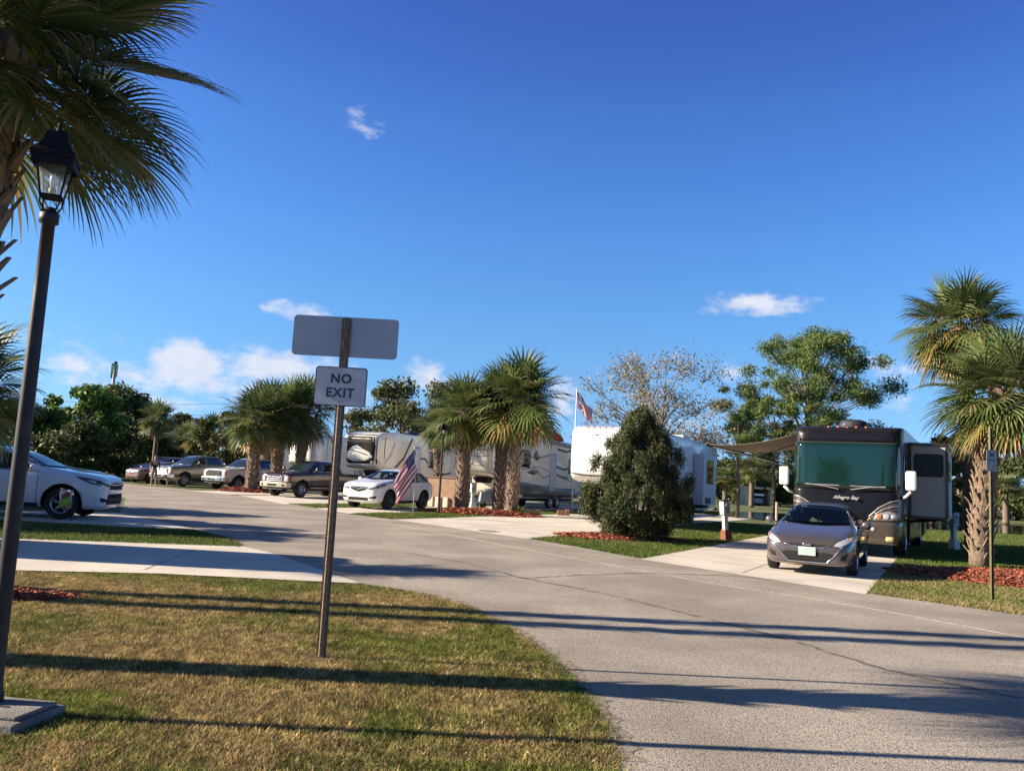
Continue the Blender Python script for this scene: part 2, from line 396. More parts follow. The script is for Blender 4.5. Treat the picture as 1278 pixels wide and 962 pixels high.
def rr(x0, z0, x1, z1, r=.05, n=4):
    o = []
    for cx, cz, a0 in ((x1-r, z1-r, 0), (x0+r, z1-r, 90), (x0+r, z0+r, 180), (x1-r, z0+r, 270)):
        for k in range(n+1):
            a = R(a0+90*k/n); o.append((cx+r*math.cos(a), cz+r*math.sin(a)))
    return o
def strip(pts, w):
    """thin polygon along a polyline"""
    pts = [Vector(p) for p in pts]; a, b = [], []
    for i, p in enumerate(pts):
        t = (pts[min(i+1, len(pts)-1)]-pts[max(i-1, 0)]).normalized(); nn = Vector((-t.y, t.x))
        ww = w[i] if hasattr(w, '__len__') else w
        a.append(tuple(p+nn*ww/2)); b.append(tuple(p-nn*ww/2))
    return a+b[::-1]
def wheel(parent, x, y, r, wd, rim=RIM, spokes=5, dual=False):
    s = 1 if y > 0 else -1
    t = MB(); h = wd/2; ri = r*.62
    t.lathe([(ri, -h*.8), (r*.9, -h), (r*.975, -h*.86), (r, -h*.5), (r, h*.5), (r*.975, h*.86), (r*.9, h), (ri, h*.8), (ri*.97, 0), (ri, -h*.8)], (0, 0, 0), 30, 'y')
    o = t.build('wheel', RUB, parent, True, loc=(x, y, r))
    m = MB(); f = s*h*.55
    m.lathe([(ri*1.01, s*h*.86), (ri*.93, s*h*.8), (ri*.88, f*.6), (ri*.86, -f)], (0, 0, 0), 30, 'y')
    m.lathe([(0, f), (ri*.24, f), (ri*.27, f*.8), (ri*.27, f*.2)], (0, 0, 0), 16, 'y')
    for k in range(spokes):
        a = 2*math.pi*k/spokes+.3
        for da in (-.13, .13):
            p0 = (ri*.2*math.cos(a), f*.85, ri*.2*math.sin(a)); p1 = (ri*.93*math.cos(a+da), f*.95, ri*.93*math.sin(a+da))
            m.tube([p0, p1], [ri*.09, ri*.075], 5)
    m.build('rim', rim, o, True)
    d = MB(); d.lathe([(0, -f*.3), (ri*.86, -f*.3)], (0, 0, 0), 24, 'y'); d.build('brake_disc', ARCH, o)
    return o

SEDAN = [(2.27,.50,.26,.52,.42,.57),(2.2,.74,.20,.60,.56,.655),(2.02,.84,.17,.69,.66,.75),(1.6,.885,.17,.79,.72,.86),(1.15,.89,.17,.86,.74,.95),(.95,.89,.17,.885,.73,1.0),
         (.35,.89,.17,.92,.62,1.30),(.05,.89,.17,.935,.585,1.40),(-.45,.89,.17,.95,.57,1.435),(-1.0,.885,.18,.97,.56,1.385),(-1.5,.88,.2,.985,.56,1.2),(-1.85,.865,.22,.99,.66,1.04),
         (-2.12,.82,.27,.95,.65,.99),(-2.25,.66,.38,.86,.5,.9)]
SUV = [(2.44,.62,.36,.86,.5,.93),(2.37,.84,.27,.97,.70,1.04),(2.1,.935,.24,1.04,.78,1.12),(1.55,.955,.24,1.08,.8,1.18),(1.12,.96,.24,1.10,.79,1.24),(.95,.96,.24,1.10,.77,1.28),
       (.4,.96,.24,1.08,.67,1.56),(.05,.96,.24,1.09,.645,1.68),(-.7,.96,.24,1.10,.635,1.74),(-1.5,.955,.25,1.12,.62,1.71),(-1.95,.95,.28,1.13,.6,1.6),(-2.2,.93,.33,1.1,.66,1.3),(-2.38,.86,.4,1.02,.66,1.1),(-2.44,.66,.45,.9,.5,.98)]
PICK = [(3.1,.80,.50,1.0,.66,1.06),(3.06,.93,.44,1.08,.82,1.16),(2.95,.975,.40,1.12,.86,1.22),(2.3,.99,.40,1.17,.87,1.28),(1.65,1.0,.40,1.2,.86,1.32),(1.48,1.0,.40,1.21,.84,1.37),
        (.92,1.0,.40,1.24,.74,1.80),(.65,1.0,.40,1.25,.72,1.92),(.1,1.0,.40,1.25,.71,1.96),(-.85,1.0,.40,1.25,.71,1.94),(-1.12,1.0,.40,1.25,.73,1.86),(-1.2,1.0,.42,1.25,.82,1.36),(-1.32,1.0,.42,1.25,.88,1.29),
        (-2.2,1.0,.42,1.25,.9,1.285),(-2.95,1.0,.42,1.25,.9,1.285),(-3.08,.97,.46,1.22,.86,1.26)]

def make_vehicle(name, label, cat, kind, paint_m, loc, rz, group=None, grille=CHROME, style=0, rim=RIM, lower=None):
    t = thing(name, label, cat, loc, rz, group)
    st, wx, r, tw = {'sedan': (SEDAN, (1.36, -1.34), .325, .2), 'suv': (SUV, (1.46, -1.42), .385, .235), 'pickup': (PICK, (2.08, -1.92), .41, .26)}[kind]
    V_, F_ = car_loft(st); wmax = max(s_[1] for s_ in st)
    cuts = []
    for x in wx:
        for s in (1, -1): cuts.append((x, s*(wmax-.36), s*(wmax+.1), r+.01, r+(.09 if kind != 'sedan' else .055)))
    cab = None
    def shr(o_, k=.022):
        cx = sum(p[0] for p in o_)/len(o_); cz = sum(p[1] for p in o_)/len(o_)
        return [(cx+(p[0]-cx)*(1-k/max(.05,abs(p[0]-cx)) if abs(p[0]-cx) > .05 else 1), cz+(p[1]-cz)*(1-k/max(.05,abs(p[1]-cz)) if abs(p[1]-cz) > .05 else 1)) for p in o_]
    if kind == 'sedan':
        cab = [('y', [(-1.55,.42),(.92,.42),(.92,.86),(.12,1.27),(-.95,1.29),(-1.5,1.04)], -.50, .50),
               ('x', shr([(-.62,.99),(.62,.99),(.50,1.30),(-.50,1.30)]), .0, 2.6)]
        for s_ in (1, -1): cab += [('y', shr([(.62,.985),(.12,1.27),(-.26,1.30),(-.28,.99)]), s_*.40, s_*1.2), ('y', shr([(-.38,.995),(-.36,1.30),(-.75,1.295),(-1.15,1.17),(-1.32,1.04)]), s_*.40, s_*1.2)]
        cab += [('x', shr([(-.48,1.08),(.48,1.08),(.42,1.28),(-.42,1.28)]), -1.2, -2.6)]
    elif kind == 'suv':
        cab = [('y', [(-2.1,.6),(1.0,.6),(1.0,1.08),(.2,1.52),(-1.6,1.58),(-2.0,1.3)], -.56, .56),
               ('x', shr([(-.68,1.27),(.68,1.27),(.58,1.58),(-.58,1.58)]), .1, 2.8)]
        for s_ in (1, -1): cab += [('y', shr([(.74,1.18),(.16,1.52),(-.16,1.57),(-.18,1.18)]), s_*.45, s_*1.3), ('y', shr([(-.29,1.18),(-.27,1.57),(-1.10,1.57),(-1.14,1.19)]), s_*.45, s_*1.3), ('y', shr([(-1.25,1.20),(-1.21,1.56),(-1.60,1.53),(-1.88,1.34),(-1.93,1.24)]), s_*.45, s_*1.3)]
    me = crunch(V_, F_, 2, cuts, (paint_m, ARCH), None, cab); body = put('body', me, t)
    if cab:
        INT = M('beige_interior', (.42,.35,.25), .8) if kind == 'sedan' else M('grey_interior', (.14,.13,.12), .8)
        fl_, sx_, rx_ = (.42, -.25, -1.05) if kind == 'sedan' else (.62, -.15, -1.05)
        for x_, ys in ((sx_, (.30, -.30)), (rx_, (.30, -.30))):
            for y_ in ys:
                m = MB(); m.box((x_+.12, y_, fl_+.16), (.50,.44,.20)); m.box((x_-.16, y_, fl_+.46), (.13,.44,.56), Matrix.Rotation(R(-14),3,'Y')); m.box((x_-.25, y_, fl_+.79), (.09,.24,.14)); m.build('seat', INT, t, bevel=.03)
        m = MB(); m.box((.72, 0, fl_+.28), (.30,.94,.34)); m.build('dashboard', DARK, t, bevel=.04)
        m = MB(); m.tube([(.48+.05*math.sin(a), .30+.17*math.cos(a), fl_+.46+.17*math.sin(a)) for a in [2*math.pi*k/16 for k in range(17)]], .014, 6, False); m.tube([(.48,.16,fl_+.46),(.48,.44,fl_+.46)], .012, 5); m.build('steering_wheel', DARK, t, True)
        m = MB(); m.box((.26 if kind == 'sedan' else .30, 0, (1.25 if kind == 'sedan' else 1.50)), (.03,.22,.06)); m.build('rear_view_mirror', DARK, t, bevel=.01)
    V2, F2 = car_loft(st); m2 = crunch(V2, F2, 2, (), (paint_m,))
    bm_ = bmesh.new(); bm_.from_mesh(m2); bv = BVHTree.FromBMesh(bm_); bm_.free(); bpy.data.meshes.remove(m2)
    wy = wmax-tw/2-.015
    for x in wx:
        for s in (1, -1): wheel(t, x, s*wy, r, tw, rim, 5 if kind != 'pickup' else 8)
    P = lambda *a, **k: patch(a[0], bv, *a[1:], parent=t, **k)
    TR = DARK
    if kind == 'sedan':
        P('windscreen', [(-.70,.99),(-.2,.955),(.2,.955),(.70,.99),(.555,1.335),(.2,1.36),(-.2,1.36),(-.555,1.335)], 'x', 1, CGL)
        P('rear_window', [(-.6,1.08),(.6,1.08),(.5,1.33),(-.5,1.33)], 'x', -1, CGL)
        for s in (1, -1):
            P('side_window', [(.70,.975),(.12,1.29),(-.28,1.34),(-.30,.985)], 'y', s, CGL)
            P('side_window', [(-.36,.985),(-.34,1.34),(-.75,1.335),(-1.22,1.2),(-1.42,1.05),(-1.3,1.01)], 'y', s, CGL)
            P('door_seam', strip([(.78,.25),(.80,.9)], .012), 'y', s, ARCH, off=.003, skirt=.003)
            P('door_seam', strip([(-.33,.22),(-.33,.95)], .012), 'y', s, ARCH, off=.003, skirt=.003)
            P('sill_trim', strip([(.9,.24),(-.9,.24)], .05), 'y', s, TR, off=.006)
            P('door_handle', strip([(-.10,.80),(-.27,.81)], .03), 'y', s, CHROME, off=.03, skirt=.03)
            P('door_handle', strip([(-1.0,.83),(-1.17,.84)], .03), 'y', s, CHROME, off=.03, skirt=.03)
            # swept headlight
            P('headlight', [(s*.50,.60),(s*.62,.585),(s*.76,.66),(s*.855,.76),(s*.83,.785),(s*.70,.745),(s*.56,.67)], 'x', 1, LAMPG, off=.008, res=.03)
            P('fog_lamp_recess', [(s*.60,.33),(s*.70,.34),(s*.75,.47),(s*.62,.42)], 'x', 1, ARCH, off=.004, res=.03)
            P('tail_light', [(s*.5,.82),(s*.8,.8),(s*.8,.93),(s*.5,.93)], 'x', -1, REDL, res=.04)
        P('grille', [(-.36,.555),(.36,.555),(.44,.595),(.3,.615),(-.3,.615),(-.44,.595)], 'x', 1, ARCH, off=.006, res=.03)
        P('grille_bar', strip([(-.44,.60),(-.28,.555),(0,.545),(.28,.555),(.44,.60)], .018), 'x', 1, CHROME, off=.012, res=.03)
        P('lower_intake', [(-.36,.27),(.36,.27),(.52,.42),(.40,.46),(-.40,.46),(-.52,.42)], 'x', 1, ARCH, off=.004, res=.03)
        P('intake_trim', strip([(-.66,.60),(-.5,.40),(-.36,.262),(.36,.262),(.5,.40),(.66,.60)], .02), 'x', 1, CHROME if style else paint_m, off=.012, res=.03)
        b = MB(); b.box((2.275,0,.60),(.02,.16,.045)); b.build('badge', CHROME, t, bevel=.008)
        pl = MB(); pl.box((2.29,0,.47),(.012,.33,.17)); po = pl.build('licence_plate', M('plate_green',(.36,.50,.44),.5), t, bevel=.004)
        q = MB(); q.box((2.297,0,.535),(.004,.30,.025)); q.box((2.297,0,.405),(.004,.30,.02)); q.build('plate_band', M('plate_white',(.6,.65,.62),.5), po)
        lr = M('indicator',(.6,.16,.04),.25,coat=1.)
        mz = .98
        for s in (1,-1):
            P('indicator', [(s*.80,.70),(s*.85,.765),(s*.825,.775),(s*.775,.74)], 'x', 1, lr, off=.014, res=.02)
    elif kind == 'suv':
        P('windscreen', [(-.75,1.26),(-.2,1.225),(.2,1.225),(.75,1.26),(.62,1.60),(.2,1.63),(-.2,1.63),(-.62,1.60)], 'x', 1, CGL)
        P('rear_window', [(-.62,1.2),(.62,1.2),(.54,1.58),(-.54,1.58)], 'x', -1, CGL)
        for s in (1, -1):
            P('side_window', [(.82,1.16),(.16,1.54),(-.18,1.60),(-.20,1.16)], 'y', s, CGL)
            P('side_window', [(-.27,1.16),(-.25,1.60),(-1.12,1.60),(-1.16,1.17)], 'y', s, CGL)
            P('side_window', [(-1.23,1.18),(-1.19,1.60),(-1.62,1.56),(-1.95,1.34),(-2.0,1.22)], 'y', s, CGL)
            P('window_trim', strip([(.9,1.13),(-2.0,1.185)], .02), 'y', s, CHROME, off=.01, skirt=.01)
            for x in (.88, -.23, -1.2):
                P('door_seam', strip([(x,.36),(x,1.12)], .013), 'y', s, ARCH, off=.003, skirt=.003)
            P('sill_trim', strip([(.95,.33),(-.92,.33)], .10), 'y', s, TR, off=.008)
            P('door_handle', strip([(-.02,.97),(-.18,.975)], .035), 'y', s, CHROME, off=.03, skirt=.03)
            P('door_handle', strip([(-.95,.99),(-1.11,.995)], .035), 'y', s, CHROME, off=.03, skirt=.03)
            P('headlight', [(s*.46,.80),(s*.70,.82),(s*.90,.93),(s*.87,.985),(s*.70,.94),(s*.50,.89)], 'x', 1, LAMPG, off=.008, res=.03)
            P('headlight_inner', strip([(s*.50,.84),(s*.70,.87),(s*.86,.945)], .045), 'x', 1, DARK, off=.013, res=.03)
            P('headlight_wing', [(2.32,.97),(2.0,1.035),(1.72,1.07),(1.86,.98),(2.12,.89),(2.32,.84)], 'y', s, M('smoked_lens',(.05,.055,.065),.1,coat=1.), off=.008, res=.03)
            P('headlight_projector', strip([(2.05,.965),(2.2,.93)], .05), 'y', s, LAMPG, off=.014, res=.03)
            P('fog_lamp_recess', [(s*.52,.44),(s*.80,.45),(s*.83,.56),(s*.55,.50)], 'x', 1, ARCH, off=.004, res=.03)
            P('tail_light', [(s*.55,.95),(s*.85,.95),(s*.85,1.1),(s*.55,1.1)], 'x', -1, REDL, res=.04)
        if style == 0:      # wide dark grille with chrome wing, dark bumper intake
            P('grille', [(-.52,.75),(.52,.75),(.44,.92),(-.44,.92)], 'x', 1, ARCH, off=.005, res=.04)
            P('grille_bar', strip([(-.60,.92),(-.2,.86),(.2,.86),(.60,.92)], .04), 'x', 1, CHROME, off=.014, res=.04)
            P('lower_intake', [(-.62,.38),(.62,.38),(.56,.64),(-.56,.64)], 'x', 1, ARCH, off=.005, res=.04)
            P('bumper_bar', strip([(-.55,.50),(.55,.50)], .05), 'x', 1, DARK, off=.016, res=.04)
        else:               # narrow beak grille
            P('grille', [(-.38,.80),(0,.70),(.38,.80),(.40,.92),(-.40,.92)], 'x', 1, ARCH, off=.005, res=.04)
            P('grille_bar', strip([(-.46,.88),(-.2,.865),(0,.81),(.2,.865),(.46,.88)], .06), 'x', 1, CHROME, off=.014, res=.04)
            P('lower_intake', [(-.5,.36),(.5,.36),(.46,.48),(-.46,.48)], 'x', 1, ARCH, off=.005, res=.04)
        mz = 1.2
        for s in (1, -1):
            rl = MB(); rl.tube([(.1,s*.60,1.70),(0,s*.60,1.755),(-1.5,s*.58,1.765),(-1.65,s*.58,1.70)], .018, 6); rl.build('roof_rail', CHROME, t, True)
    else:
        P('windscreen', [(-.80,1.38),(-.2,1.345),(.2,1.345),(.80,1.38),(.68,1.85),(.2,1.88),(-.2,1.88),(-.68,1.85)], 'x', 1, GLASS)
        P('rear_window', [(-.6,1.42),(.6,1.42),(.55,1.8),(-.55,1.8)], 'x', -1, GLASS)
        for s in (1, -1):
            P('side_window', [(1.30,1.33),(.78,1.74),(.38,1.83),(.36,1.33)], 'y', s, GLASS)
            P('side_window', [(.27,1.33),(.29,1.83),(-.72,1.83),(-.88,1.74),(-.90,1.33)], 'y', s, GLASS)
            for x in (1.4, .31, -1.0):
                P('door_seam', strip([(x,.5),(x,1.28)], .015), 'y', s, ARCH, off=.003, skirt=.003)
            P('door_seam', strip([(-1.24,.45),(-1.24,1.24)], .02), 'y', s, ARCH, off=.003, skirt=.003)
            P('door_handle', strip([(.48,1.12),(.62,1.12)], .035), 'y', s, CHROME, off=.03, skirt=.03)
            P('side_trim', strip([(1.4,.5),(-1.2,.5)], .06), 'y', s, lower or DARK, off=.012)
            P('headlight', [(s*.64,.80),(s*.92,.80),(s*.93,1.08),(s*.66,1.10)], 'x', 1, LAMPG, off=.01, res=.04)
            P('indicator', [(s*.84,.82),(s*.92,.82),(s*.93,1.06),(s*.86,1.06)], 'x', 1, AMBER, off=.016, res=.03)
            P('tail_light', [(s*.8,.8),(s*.94,.8),(s*.94,1.15),(s*.8,1.15)], 'x', -1, REDL, res=.04)
            # tow mirrors
        P('grille', rr(-.60,.76,.60,1.10,.06), 'x', 1, ARCH, off=.012, res=.05)
        P('grille_frame', rr(-.64,.73,.64,1.13,.07), 'x', 1, grille, off=.006, res=.05)
        for k, z in enumerate((.84,.93,1.02)):
            P('grille_bar', strip([(-.57,z),(.57,z)], .035), 'x', 1, grille, off=.024, res=.05)
        if style:
            for y in (-.38, .38): P('grille_bar', strip([(y,.77),(y,1.09)], .05), 'x', 1, grille, off=.026, res=.05)
        bp = MB(); outb = [(3.02,-1.0),(3.2,-.9),(3.27,-.4),(3.27,.4),(3.2,.9),(3.02,1.0),(2.9,1.0),(2.9,-1.0)]
        bp.prism(outb, .50, .74); bp.build('bumper', lower or CHROME, t, bevel=.03)
        b2 = MB(); b2.box((3.265,0,.61),(.03,.62,.11)); 
        for s in (1,-1): b2.box((3.222,s*.66,.61),(.05,.17,.10), Matrix.Rotation(-s*.18,3,'Z'))
        b2.build('bumper_opening', ARCH, t)
        b3 = MB(); b3.prism([(3.0,-.9),(3.16,-.6),(3.16,.6),(3.0,.9)], .38, .49); b3.build('air_dam', DARK, t)
        bd = MB()
        bd.box((-2.15,0,1.296),(1.6,1.5,.02)); bd.build('bed_interior_shade', DARK, t, bevel=.01)  # flat dark sheet standing in for the shaded inside of the open bed
        mz = 1.42
    for s in (1, -1):
        m = MB(); xm = {'sedan': .62, 'suv': .78, 'pickup': 1.22}[kind]; ym = wmax+(.10 if kind != 'pickup' else .17); hh = .07 if kind != 'pickup' else .13
        m.ball((xm, s*ym, mz+.02), (.07, .11, hh+.02), 12, 8); m.tube([(xm+.03, s*(wmax-.08), mz-.04), (xm+.02, s*ym, mz)], .022, 6)
        mo = m.build('mirror', paint_m if kind != 'pickup' else BLACK, t, True)
    sh = MB()
    sh.box((0,0,.30 if kind!='pickup' else .42),(abs(wx[0]-wx[1])-.7,1.3,.14)); sh.build('underbody', ARCH, t)
    ax = MB()
    for x in wx: ax.tube([(x,-wy,r),(x,wy,r)], .05, 8)
    ax.build('axle', ARCH, t)
    return t, bv
# ------------------------------------------------------------------ ground
g = MB(); g.add([(-2500,-400,-.012),(2500,-400,-.012),(2500,4500,-.012),(-2500,4500,-.012)], [(0,1,2,3)])
tag(g.build('ground', GRASS), kind='structure')
B28 = Vector((math.sin(R(28)), math.cos(R(28)), 0))
def P2(v): return (v.x, v.y)
near = [(-60,-30),(-30,-12),(-8,-5),(-2,-1.5),(-.2,1),(.5,3)]+[P2(G(*p)) for p in ((775,950),(765,915),(750,890),(735,870),(718,848),(700,830),(672,806),(640,785),(610,768),(580,755),(540,743),(500,736),(450,728),(385,706),(345,692),(305,682),(285,672),(240,661))]
near += [P2(G(150,640)), (-15,33), (-21,41), (-31,49.5), (-60,62), (-120,80)]
far = [(-120,90),(-60,70),(-38,60)]+[P2(G(*p)) for p in ((150,603),(258,613),(330,623),(380,631),(430,641),(500,649),(600,662),(660,672),(730,684),(800,697),(900,713),(1000,728),(1080,740),(1180,754),(1278,768))]+[(10.5,8.5),(15,2),(24,-10),(30,-30)]
flat('road', near+far, .004, ASPH)
road_poly = near+far
# left driveways
flat('driveway', [P2(G(*p)) for p in ((450,728),(385,706),(345,692),(305,682),(300,681))]+[(-30,15.2),(-30,11.6),P2(G(20,712)),P2(G(200,716)),P2(G(430,727.5))], .008, CONC)
flat('driveway', [P2(G(*p)) for p in ((285,669),(240,661),(200,660),(0,649))]+[(-30,19.3),(-30,22.3),(-14,22.4),P2(G(150,640))]+[(-8.9,21.6)], .008, CONC)
# right driveways: angled strips running back from the road
JD = M('slab_joint', (.20,.18,.15), .95)
def joints(a, b, ln):
    k = 1.6
    while k < ln:
        p0 = a+B28*k; p1 = b+B28*k; flat('slab_joint', strip([P2(p0.lerp(p1, .01)), P2(p0.lerp(p1, .99))], .018), .012, JD); k += 3.0
    m0 = a.lerp(b, .5); flat('slab_joint', strip([P2(m0+B28*.1), P2(m0+B28*ln*.98)], .018), .0135, JD)
def drive(a, b, ln, z=.008, back=.8):
    a = G(*a); b = G(*b); flat('driveway', [P2(a-B28*back), P2(b-B28*back), P2(b+B28*ln), P2(a+B28*ln)], z, CONC); joints(a, b, ln)
drive((803,697),(1082,740), 26, back=.25)
drive((497,648),(662,672), 30, back=.25)
drive((398,634),(438,641), 30, back=.2)
a_ = G(300,618); b_ = G(358,629)
flat('driveway', [P2(a_-B28*.2), P2(b_-B28*.2), P2(b_+B28*26), P2(a_+B28*26)], .008, CONC)
a_ = G(236,612); b_ = G(285,617)
flat('driveway', [P2(a_), P2(b_), P2(b_+B28*24), P2(a_+B28*24)], .008, CONC)
# pale joint along the far edge of the asphalt, and tar cracks
def ribbon(name, pts, w, z, mat, kind='structure'):
    return flat(name, strip([P2(G(*p)) for p in pts], w), z, mat)
JOINT = M('pale_joint', (.55,.50,.42), .85, var=((.36,.32,.26), 7, .45, .6))
ribbon('road_edge_line', [(440,648),(505,657),(560,667),(620,679),(700,694),(800,712),(900,730),(1000,745),(1100,762),(1200,781),(1278,796)], [.05,.07,.07,.08,.06,.06,.06,.06,.07,.07,.07], .0075, JOINT)
CRACK = M('tar_crack', (.10,.085,.07), .95, var=((.27,.24,.20), 5, .5, .68))
def crack(pts, w):
    q = []; rnd = random.Random(4)
    for i in range(len(pts)-1):
        a = G(*pts[i]); b = G(*pts[i+1]); k = 14
        for j in range(k): p = a.lerp(b, j/k); q.append((p.x+rnd.gauss(0,.018), p.y+rnd.gauss(0,.025)))
    ww = [w*(.5+rnd.random()) for _ in q]
    flat('road_crack', strip(q, ww), .0085, CRACK)
crack([(505,690),(580,702),(650,721),(760,742),(880,772),(990,800),(1090,832),(1180,852),(1278,872)], .055)
crack([(650,722),(720,718),(800,715),(900,718),(1010,727)], .035)
crack([(350,664),(440,676),(480,680)], .05)
for y0 in (-8.5,-11.5,-5.5): flat('slab_joint', strip([(y0+.35,12.15),(y0-.1,15.25)], .018), .012, JD); flat('slab_joint', strip([(y0-3.6,19.5),(y0-3.9,22.2)], .018), .012, JD)
STAIN = M('oil_stain', (.10,.088,.072), .8, var=((.34,.305,.25), 3.5, .38, .62))
def blot(px, py, a, b, seed, mat=STAIN, z=.0112):
    c = G(px, py); q = random.Random(seed); flat('stain', [(c.x+a*math.cos(t)*(1+.28*math.sin(2*t+seed)+q.uniform(-.12,.12)), c.y+b*math.sin(t)*(1+.2*math.sin(3*t)+q.uniform(-.12,.12))) for t in [2*math.pi*k/26 for k in range(26)]], z, mat)
blot(1000,704,.30,.5,1); blot(610,663,.3,.5,3)
PATCHM = M('asphalt_patch', (.20,.178,.15), .95, var=((.28,.25,.208), 2.2, .40, .6), var2=((.09,.08,.07), 62., .48, .64), bump=(110,.9,.012))
# crumbled, dirty edge where the asphalt meets the lawn
EDGE = M('edge_grit', (.15,.12,.085), .98, var=((.26,.225,.18), 14, .42, .6), bump=(90,1,.012))
ep = [G(*p) for p in ((775,950),(765,915),(750,890),(735,870),(718,848),(700,830),(672,806),(640,785),(610,768),(580,755),(540,743),(500,736))]
eq = []; er = random.Random(2)
for i in range(len(ep)-1):
    for j in range(9): eq.append(ep[i].lerp(ep[i+1], j/9))
flat('road_edge', strip([P2(v+Vector((.03,0,0))) for v in eq], [.08+.16*er.random()**2+.05*math.sin(k*.31) for k in range(len(eq))]), .0062, EDGE)
# lawns that are drier than the rest
fl = [P2(G(*p)) for p in ((775,950),(765,915),(750,890),(735,870),(718,848),(700,830),(672,806),(640,785),(610,768),(580,755),(540,743),(500,736),(450,729),(430,728),(200,717),(20,713))]+[(-14,11.3),(-14,3),(-8,-3.4),(-2,-.6),(-.2,1.4),(.5,3)]
fl_in = fl
flat('lawn', fl, .0, DIRT)
rl = [P2(G(*p)) for p in ((1084,740),(1180,754),(1278,768))]+[(10.5,8.5),(15,2),(30,8),(22,22)]+[P2(G(1082,740)+B28*6.5)]
flat('lawn', rl, .0, M('pale_turf', (.13,.125,.045), .95, var=((.07,.10,.025), 1.2, .4, .65), var2=((.2,.16,.075), 20, .5, .75), bump=(50,.9,.04)))

# pond behind the lots
pond = [P2(G(*p)) for p in ((860,647),(900,646.5),(950,648.5),(1000,651.5),(1100,656),(1200,662),(1278,667))]+[(60,38),(110,30),(140,60),(90,95)]+[P2(G(*p)) for p in ((1278,656),(1200,650.5),(1100,646),(1000,641.5),(950,639),(900,637.5),(860,637))]
flat('pond', pond, -.004, WATER)

# ------------------------------------------------------------------ grass blades (uncountable)
def inside(P_, poly):
    x, y = P_[:, 0], P_[:, 1]; c = np.zeros(len(P_), bool); n = len(poly)
    for i in range(n):
        x1, y1 = poly[i]; x2, y2 = poly[(i+1) % n]
        m = ((y1 > y) != (y2 > y)) & (x < (x2-x1)*(y-y1)/((y2-y1) if y2 != y1 else 1e-9)+x1); c ^= m
    return c
rng = np.random.default_rng(7)
def sm_noise(P_, sc, seed):
    return np.array([noise.noise(Vector((p[0]*sc+seed, p[1]*sc, seed))) for p in P_])
def blades(name, poly, n, hgt, wid, colf, bbox, label, falloff=None, mulch=None):
    p = np.stack([rng.uniform(bbox[0], bbox[2], n), rng.uniform(bbox[1], bbox[3], n)], 1)
    p = p[inside(p+rng.normal(0, .028, p.shape), poly)]
    # more blades near the camera
    d = np.hypot(p[:, 0], p[:, 1]); p = p[rng.random(len(p)) < np.clip((falloff or 6.5)/d, 0, 1)**1.3]
    if mulch is not None:
        for (mx_, my_, ma, mb_) in mulch: p = p[((p[:, 0]-mx_)/ma)**2+((p[:, 1]-my_)/mb_)**2 > 1]
    k = len(p); cell = np.round(p*4).astype(int)
    cc = {}; 
    def nz_(q, sc, s):
        key = np.round(q*3).astype(int); u, inv = np.unique(key, axis=0, return_inverse=True)
        return sm_noise(u/3.0, sc, s)[inv.ravel()]
    n1 = nz_(p, .55, 3.1); n2 = nz_(p, 1.7, 9.7)
    h = hgt*rng.uniform(.45, 1.15, k)*(1+.35*n2); a = rng.uniform(0, 2*np.pi, k); lean = rng.uniform(.3, 1.3, k)
    la = rng.uniform(0, 2*np.pi, k); w = wid*rng.uniform(.6, 1.3, k)
    base = np.concatenate([p, np.zeros((k, 1))], 1)
    dx = np.stack([np.cos(a)*w, np.sin(a)*w, np.zeros(k)], 1)
    tip = base+np.stack([np.cos(la)*lean*h, np.sin(la)*lean*h, h], 1)
    col = colf(p, n1, n2, rng.random(k), rng.random(k))
    o = npmesh(name, np.stack([base-dx, base+dx, tip], 1), 3, BLADE, col=np.concatenate([col, np.ones((k, 1))], 1))
    return tag(o, label, 'grass', None, 'stuff')
BLADE = bpy.data.materials.new('grass_blade'); BLADE.use_nodes = True
_n = BLADE.node_tree.nodes; _l = BLADE.node_tree.links; _a = _n.new('ShaderNodeAttribute'); _a.attribute_name = 'tint'
_l.new(_a.outputs['Color'], _n['Principled BSDF'].inputs['Base Color']); _n['Principled BSDF'].inputs['Roughness'].default_value = .8; _n['Principled BSDF'].inputs['Specular IOR Level'].default_value = .2
_t = _n.new('ShaderNodeBsdfTranslucent'); _m = _n.new('ShaderNodeMixShader'); _m.inputs[0].default_value = .3
_l.new(_a.outputs['Color'], _t.inputs[0]); _l.new(_n['Principled BSDF'].outputs[0], _m.inputs[1]); _l.new(_t.outputs[0], _m.inputs[2]); _l.new(_m.outputs[0], _n['Material Output'].inputs[0])
def col_dry(p, n1, n2, r1, r2):
    edge = np.clip((p[:, 0]+1.6)/2.4, 0, 1)*.50 + np.clip((p[:, 1]-10.6)/1.1, 0, 1)*.6
    gr = np.clip(.33+1.0*n1+.9*n2+edge, .05, .93)
    green = r1 < gr
    g1 = np.array([.10,.14,.022]); g2 = np.array([.20,.22,.05]); t1 = np.array([.39,.29,.125]); t2 = np.array([.22,.15,.062]); t3 = np.array([.58,.46,.23])
    u = r2[:, None]
    c = np.where(green[:, None], g1*(1-u)+g2*u, np.where(u < .5, t1*(1-u*2)+t2*u*2, np.where(u < .85, t1, t3)))
    ix = (np.floor(p[:, 0]*13).astype(int)*73856093 ^ np.floor(p[:, 1]*9).astype(int)*19349663) % 997
    ix2 = (np.floor(p[:, 0]*4.7).astype(int)*83492791 ^ np.floor(p[:, 1]*3.1).astype(int)*19349663) % 991
    return c*(.8+.3*r1[:, None])*(.55+.75*(ix/997.)[:, None])*(.85+.3*(ix2/991.)[:, None])
